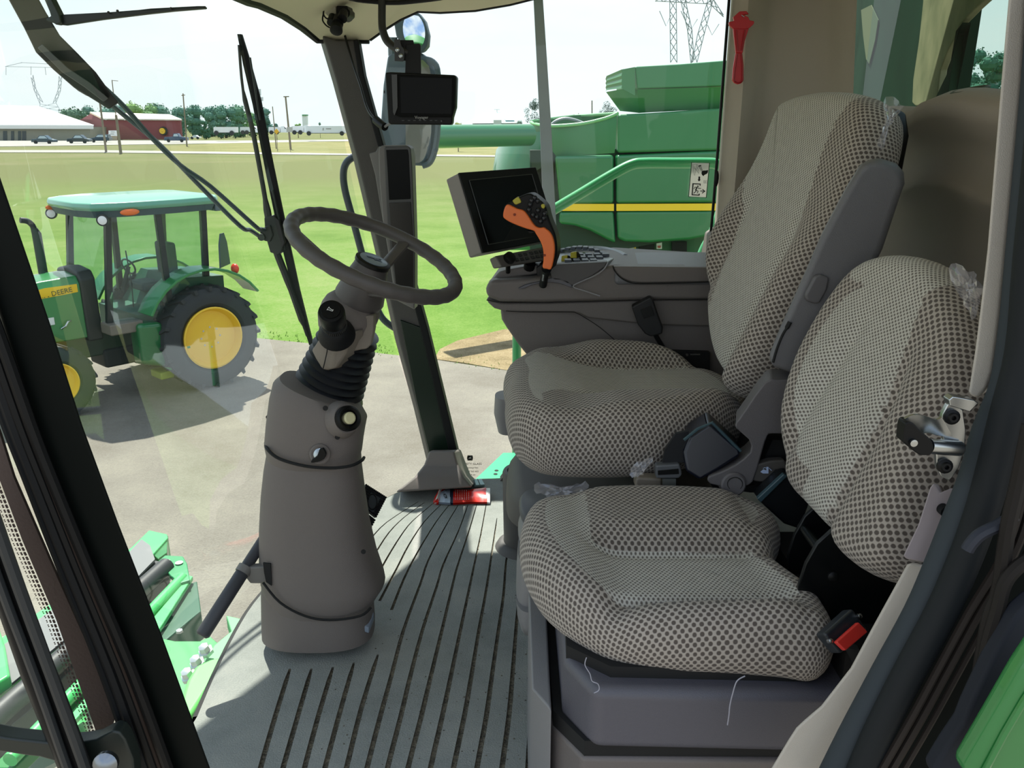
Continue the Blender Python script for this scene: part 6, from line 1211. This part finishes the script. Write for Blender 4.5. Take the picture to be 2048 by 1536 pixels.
# lorries and trailers
def trailer(u0, u1, v0, v1, Y, label, col, cabend=None, print_=False):
    t = T('trailer_truck', label, 'truck', (P((u0+u1)/2, v1, Y).x, Y, GZ)); c_ = M('trailer_'+col, col, .6)
    fl_('trailer_box', [(u0,v0),(u1,v0),(u1,v1-2),(u0,v1-2)], Y, 2.5, c_, t)
    fl_('undercarriage', [(u0+2,v1-2.2),(u1-2,v1-2.2),(u1-2,v1-1),(u0+2,v1-1)], Y+.3, 1.8, BLKM, t)
    for u in (u0+6, u1-6):
        b = MB(); b.lathe(P(u, v1-1.2, Y), (0, -1, 0), [(0, .5), (.3, .5)], 12); b.build('truck_wheel', TY, t)
    if cabend:
        s_ = cabend; u = u1 if s_ > 0 else u0
        b = MB(); b.prism(PX([(u+s_*1,v0-1),(u+s_*8,v0-2),(u+s_*13,v0+3),(u+s_*19,v0+5),(u+s_*19,v1-1),(u+s_*1,v1-1)], Y), (0, 2.4, 0)); b.build('tractor_cab', M('truck_cab_white', 'dfe5e8', .4), t)
        b = MB(); b.prism(PX([(u+s_*9,v0-.5),(u+s_*13,v0+3.4),(u+s_*9,v0+3.4)], Y-.05), (0, .05, 0)); b.build('cab_window', M('far_window_dark', '3a454a'), t)
    if print_:
        b = MB(); b.prism(PX([(645,256),(648,256),(646.5,258),(648,260.5),(644.5,260.5),(646,258)], Y-.05), (0, .04, 0)); b.box(P(657,257.5,Y-.05), (1.2, .02, .18)); b.build('company_mark', M('grey_ink', '8a8c88'), t)
trailer(427, 470, 254, 267, 200, 'white box trailer parked in front of the tree line', 'd6dbd8')
trailer(480, 500, 254, 266, 215, 'greyish trailer half hidden by the trees, right of the white box trailer', 'c4ccc9', 1)
trailer(537, 560, 254, 266, 220, 'small pale truck right of the wiper blade on the horizon', 'd9dee0', 1)
trailer(583, 607, 252, 266, 205, 'white truck standing left of the slim tower', 'e0e4e6', 1)
trailer(612, 690, 252, 268, 200, 'long white trailer right of the slim tower', 'd3dade', None, True)
# cars
def car(u0, u1, v0, v1, Y, label, col, kind='car', face=1):
    t = T('pickup_truck' if kind == 'pickup' else 'parked_car', label, 'pickup' if kind == 'pickup' else 'car', (P((u0+u1)/2, v1, Y).x, Y, GZ)); c_ = M('car_'+col, col, .25, coat=.6)
    f = lambda x, y: (u0+(u1-u0)*(x if face > 0 else 1-x), v0+(v1-v0)*y)
    if kind == 'pickup': body = [(0,.5),(.02,.45),(.38,.42),(.66,.4),(.95,.46),(1,.6),(1,.85),(0,.85)]; cab = [(.38,.42),(.42,.06),(.60,.04),(.70,.4)]; win = [(.42,.38),(.45,.12),(.59,.1),(.66,.38)]
    elif kind == 'suv': body = [(0,.45),(.04,.4),(.7,.42),(.96,.52),(1,.65),(1,.85),(0,.85)]; cab = [(.04,.42),(.08,.04),(.58,.04),(.74,.44)]; win = [(.1,.38),(.12,.12),(.57,.12),(.68,.38)]
    else: body = [(0,.55),(.03,.48),(.25,.45),(.75,.45),(.97,.55),(1,.7),(1,.85),(0,.85)]; cab = [(.22,.47),(.36,.06),(.60,.04),(.80,.47)]; win = [(.29,.42),(.38,.13),(.59,.12),(.73,.42)]
    fl_('body', [f(*p) for p in body], Y, 1.7, c_, t, .08); fl_('cabin', [f(*p) for p in cab], Y+.15, 1.4, c_, t, .05); fl_('side_window', [f(*p) for p in win], Y+.1, .08, M('car_glass', 'a9bcc4', .1), t)
    for x in (.2, .8):
        u, v = f(x, .85); b = MB(); b.lathe(P(u, v, Y-.02), (0, -1, 0), [(-.2, .34), (.05, .34), (.06, .2), (.02, .15)], 14); b.build('wheel', TY, t)
YC2 = gat(150, 284).y
car(62, 107, 270, 287, YC2*.9, 'dark blue-grey car parked leftmost under the white roof', '2e4652')
car(133, 178, 269, 286, YC2*.92, 'dark car with a bright windscreen, second from the left', '25343c')
car(179, 218, 268, 284, YC2*.97, 'dark off-road car parked beside the white notice board', '22384a', 'suv', -1)
car(328, 372, 266, 284, YC2*.98, 'dark blue pickup parked at the right end of the red shed', '23405e', 'pickup')
car(380, 399, 270, 277, YC2*1.15, 'small white car right of the blue pickup', 'e3e6e6')
car(745, 764, 250, 270, 150, 'dark blue car half hidden behind the cable plug on the horizon', '1d3670', 'suv')
car(840, 868, 254, 264, 180, 'maroon car on the horizon between the mirror and the monitor', '6a2440')
# poles
def pole(u0, v0, u1, v1, Y, r, label, arms=(), extras=None, name='utility_pole'):
    t = T(name, label, 'pole', (P(u1, v1, Y).x, Y, GZ)); b = MB(); b.tube([P(u0, v0, Y), Vector((P(u1, v1, Y).x, Y, GZ-.1))], [r*.8, r], 8); b.build('pole_shaft', M('weathered_pole', '857a6d', .9), t)
    for (ua, va, ub, vb) in arms: b = MB(); b.bar(P(ua, va, Y-.1), P(ub, vb, Y-.1), r*.9, r*.9); b.build('cross_arm', MATS['weathered_pole'], t)
    if extras: extras(t)
    return t
pole(571, 193, 580, 279, 130, .16, 'tallest wooden pole right of the wiper, with a cross arm', [(567,193.5,578,193)])
pole(545, 213, 551, 278, 135, .09, 'thin bare pole with a yellow road sign behind it')
pole(520, 232, 522, 240, 200, .12, 'cell mast with white antenna box standing above the trees', extras=lambda t: (fl_('antenna_panel', [(517,178),(520.5,178),(521,191),(517.5,191)], 200, .5, M('antenna_pale', 'b6bdc0', .6), t), fl_('equipment_box', [(516,194),(524,194),(524,202),(516,202)], 200, 1, M('antenna_pale', 'b6bdc0'), t), MB().rod(P(519,180,200.3), P(522,262,200.3), .13, 6).build('mast', M('mast_grey', '8f979a', .6), t)), name='cell_mast')
pole(366, 187, 372, 276, 150, .13, 'wooden pole rising above the tree line right of the red shed', [(363,191,370,190)])
pole(224, 160, 229, 225, 140, .09, 'thin pole above the red shed', [(224,161,236,162)])
pole(200, 206, 209, 280, 118, .16, 'dark pole crossing the left end of the red shed')
pole(232, 230, 239, 287, 112, .20, 'stout wooden pole standing in front of the red shed')
pole(1184, 201, 1186, 262, 90, .08, 'thin pole right of the grey window post')
pole(1157, 226, 1158, 262, 150, .06, 'faint short pole left of the thin pole')
def sign(u, v, Y, label, diamond):
    t = T('road_sign', label, 'sign', (P(u, 279, Y).x, Y, GZ)); b = MB()
    if diamond: b.prism(PX([(u,v-6),(u+5,v),(u,v+6),(u-5,v)], Y), (0, .05, 0)); m = M('sign_yellow', 'd9a92c', .6)
    else: b.prism(PX([(u-6,v-5),(u+6,v-5),(u+6,v+5),(u-6,v+5)], Y), (0, .05, 0)); m = M('sign_grey_back', 'a9aba8', .6)
    b.build('sign_plate', m, t); b = MB(); b.rod(P(u, v, Y+.06), Vector((P(u, 279, Y).x, Y+.06, GZ)), .04, 6); b.build('sign_post', MATS['weathered_pole'], t)
sign(553, 263, 120, 'yellow diamond road sign on the far verge', True); sign(579, 259, 118, 'grey back of a road sign beside the tallest pole', False)
# lattice pylons
def pylon(name, segs, Y, label, r):
    t = T(name, label, 'pylon', (P(segs[0][0][0], 260, Y).x, Y, GZ)); b = MB()
    for l in segs: b.tube(PX(l, Y), r, 4)
    b.build('lattice', M('pylon_grey', '8e979b', .6), t); return t
def lattice(l0, l1, n):
    out_ = [l0, l1]; A = resamp([Vector((u, v, 0)) for u, v in l0], n); B2 = resamp([Vector((u, v, 0)) for u, v in l1], n)
    for i in range(n-1): out_.append([(A[i].x, A[i].y), (B2[i+1].x, B2[i+1].y)]); out_.append([(B2[i].x, B2[i].y), (A[i+1].x, A[i+1].y)])
    return out_
s1 = lattice([(1339,-40),(1341,125)], [(1352,-40),(1354,125)], 9)+lattice([(1352,-40),(1375,60),(1382,128)], [(1362,-40),(1384,60),(1388,120)], 9)+lattice([(1425,-30),(1395,70),(1384,125)], [(1434,-30),(1408,70),(1394,125)], 9)+lattice([(1310,2),(1350,4),(1420,8),(1447,34)], [(1312,-8),(1350,-6),(1420,-12),(1447,30)], 10)+[[(1319,22),(1332,52),(1342,30)], [(1362,22),(1380,62),(1395,38)], [(1415,50),(1424,70),(1438,48)]]
pylon('lattice_pylon', s1, 140, 'lattice power pylon with hanging insulators above the green harvester', .06)
s2 = lattice([(62,155),(68,180),(80,208)], [(66,150),(72,178),(86,205)], 5)+lattice([(118,152),(116,180),(106,206)], [(124,152),(121,182),(112,206)], 5)+lattice([(80,208),(80,220)], [(112,206),(121,222)], 3)+[[(10,133),(150,136)], [(42,125),(150,131)], [(10,133),(45,125)], [(62,150),(62,133)], [(122,150),(122,135)], [(12,133),(12,150)], [(90,134),(92,150)], [(145,136),(145,152)]]
pylon('lattice_pylon', s2, 230, 'faint wide lattice pylon behind the white roof at far left', .07)
# trees: clumpy crowns of leaf facets on a trunk
def tree(u, vtop, vbase, Y, wpx, label, col, col2, group=None, seed=0, loose=False, name='tree', low=False):
    random.seed(seed); base = Vector((P(u, vbase, Y).x, Y, GZ)); top_ = P(u, vtop, Y); H_ = top_.z-base.z; Wd = abs(P(u+wpx/2, vbase, Y).x-P(u-wpx/2, vbase, Y).x)/2
    t = T(name, label, 'tree', tuple(base), group); b = MB(); b.tube([base+Vector((0, 0, -.3)), base+Vector((0, 0, H_*.55))], [Wd*.09, Wd*.04], 6); b.build('trunk', M('bark', '5a4c3c', .9), t)
    b = MB(); K = (14 if low else 9) if not loose else 15
    for k in range(K):
        a = random.uniform(0, 6.28); rr = Wd*random.uniform(.0, .62); zz_ = H_*random.uniform(.12 if low else .38, .84); lim = 1-abs((zz_/H_)-.55)*.8
        c_ = base+Vector((math.cos(a)*rr*lim, math.sin(a)*rr*lim, zz_)); br_ = Wd*random.uniform(.34, .52)*(.62 if loose else 1)
        br_ = min(br_, (base.z+H_-c_.z)*1.0+.2)
        if not loose: b.ball(c_, br_*.82, 9, 6, (1, 1, .85))
        for _ in range(170 if loose else 90):
            d = Vector((random.gauss(0, 1), random.gauss(0, 1), random.gauss(0, 1))).normalized(); p = c_+d*br_*random.uniform(.7, 1.06); s_ = br_*random.uniform(.08, .17)*(.75 if loose else 1)
            q1 = Vector((random.gauss(0, 1), random.gauss(0, 1), random.gauss(0, 1))).normalized()*s_; q2 = q1.cross(d).normalized()*s_
            b.add([p-q1, p+q2, p+q1, p-q2], [(0, 1, 2, 3)])
    b.build('crown', M('foliage_'+col, col, .9, col2=col2, vs=.6, spec=.1), t, sharp=20)
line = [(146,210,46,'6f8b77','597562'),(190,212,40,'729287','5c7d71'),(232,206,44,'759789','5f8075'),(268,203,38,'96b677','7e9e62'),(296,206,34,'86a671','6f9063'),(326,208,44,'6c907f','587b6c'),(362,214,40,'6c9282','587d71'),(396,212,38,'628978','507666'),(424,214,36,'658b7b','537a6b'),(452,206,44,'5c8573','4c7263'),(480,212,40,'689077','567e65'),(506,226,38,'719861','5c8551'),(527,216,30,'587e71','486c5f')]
where = ['behind the white roof', 'left of the red shed gable', 'over the left end of the red shed roof', 'pale leafy, over the middle of the red shed', 'yellowish, over the red shed roof', 'over the right half of the red shed', 'just right of the red shed roof', 'behind the tall wooden pole', 'right of the tall wooden pole', 'tallest and roundest, left of the wiper blade', 'touching the wiper blade', 'bright green, low, behind the wiper blade', 'dark and round, ending the line by the cell mast']
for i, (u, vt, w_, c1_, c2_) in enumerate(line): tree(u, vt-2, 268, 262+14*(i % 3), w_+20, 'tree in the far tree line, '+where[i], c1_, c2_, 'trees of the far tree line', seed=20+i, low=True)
for i, (u, vt, w_) in enumerate(((412,238,24),(442,240,24),(470,238,22))): tree(u, vt, 268, 235+7*i, w_, ['small dark conifer left of the white box trailer', 'small shrubby tree behind the white box trailer', 'small tree at the right end of the white box trailer'][i], '4f7560', '3f6450', 'trees of the far tree line', seed=50+i, low=True)
tree(553, 243, 264, 230, 18, 'small round dark tree right of the cell mast', '4a6e60', '3b5d50', seed=60)
tree(596, 243, 263, 260, 18, 'small pale green tree left of the slim tower', '8cab6c', '78985c', seed=61)
tree(640, 240, 262, 260, 10, 'tiny tree over the long white trailer', '6d8a80', '5c796c', seed=62)
tree(916, 235, 262, 120, 24, 'small yellow-green tree left of the green-roofed house', 'a6a86a', '8f965c', seed=63)
tree(1068, 181, 262, 110, 56, 'loose-leaved dark tree left of the grey window post', '3f5c4c', '2f4a3c', seed=64, loose=True)
tree(1214, 188, 262, 105, 58, 'loose-leaved dark tree beneath the harvester tank extension', '3f5a48', '2f483a', seed=65, loose=True)
tree(1040, 236, 262, 150, 24, 'low shrubby tree right of the green-roofed house', '6f8576', '5c7263', seed=66)
for i, (u, vt, w_) in enumerate(((1905,92,26),(1922,95,24),(1940,90,28),(1962,86,30),(1984,92,28),(2004,98,26))):
    tree(u, vt-26, 170, 60+5*(i % 3), w_+60, ['leftmost tree seen through the rear window', 'second tree from the left through the rear window', 'middle tree seen through the rear window', 'tallest tree seen through the rear window', 'tree right of the tallest through the rear window', 'rightmost tree seen through the rear window'][i], '4f7a66', '3f6856', 'trees behind the rear window', seed=70+i, low=True)
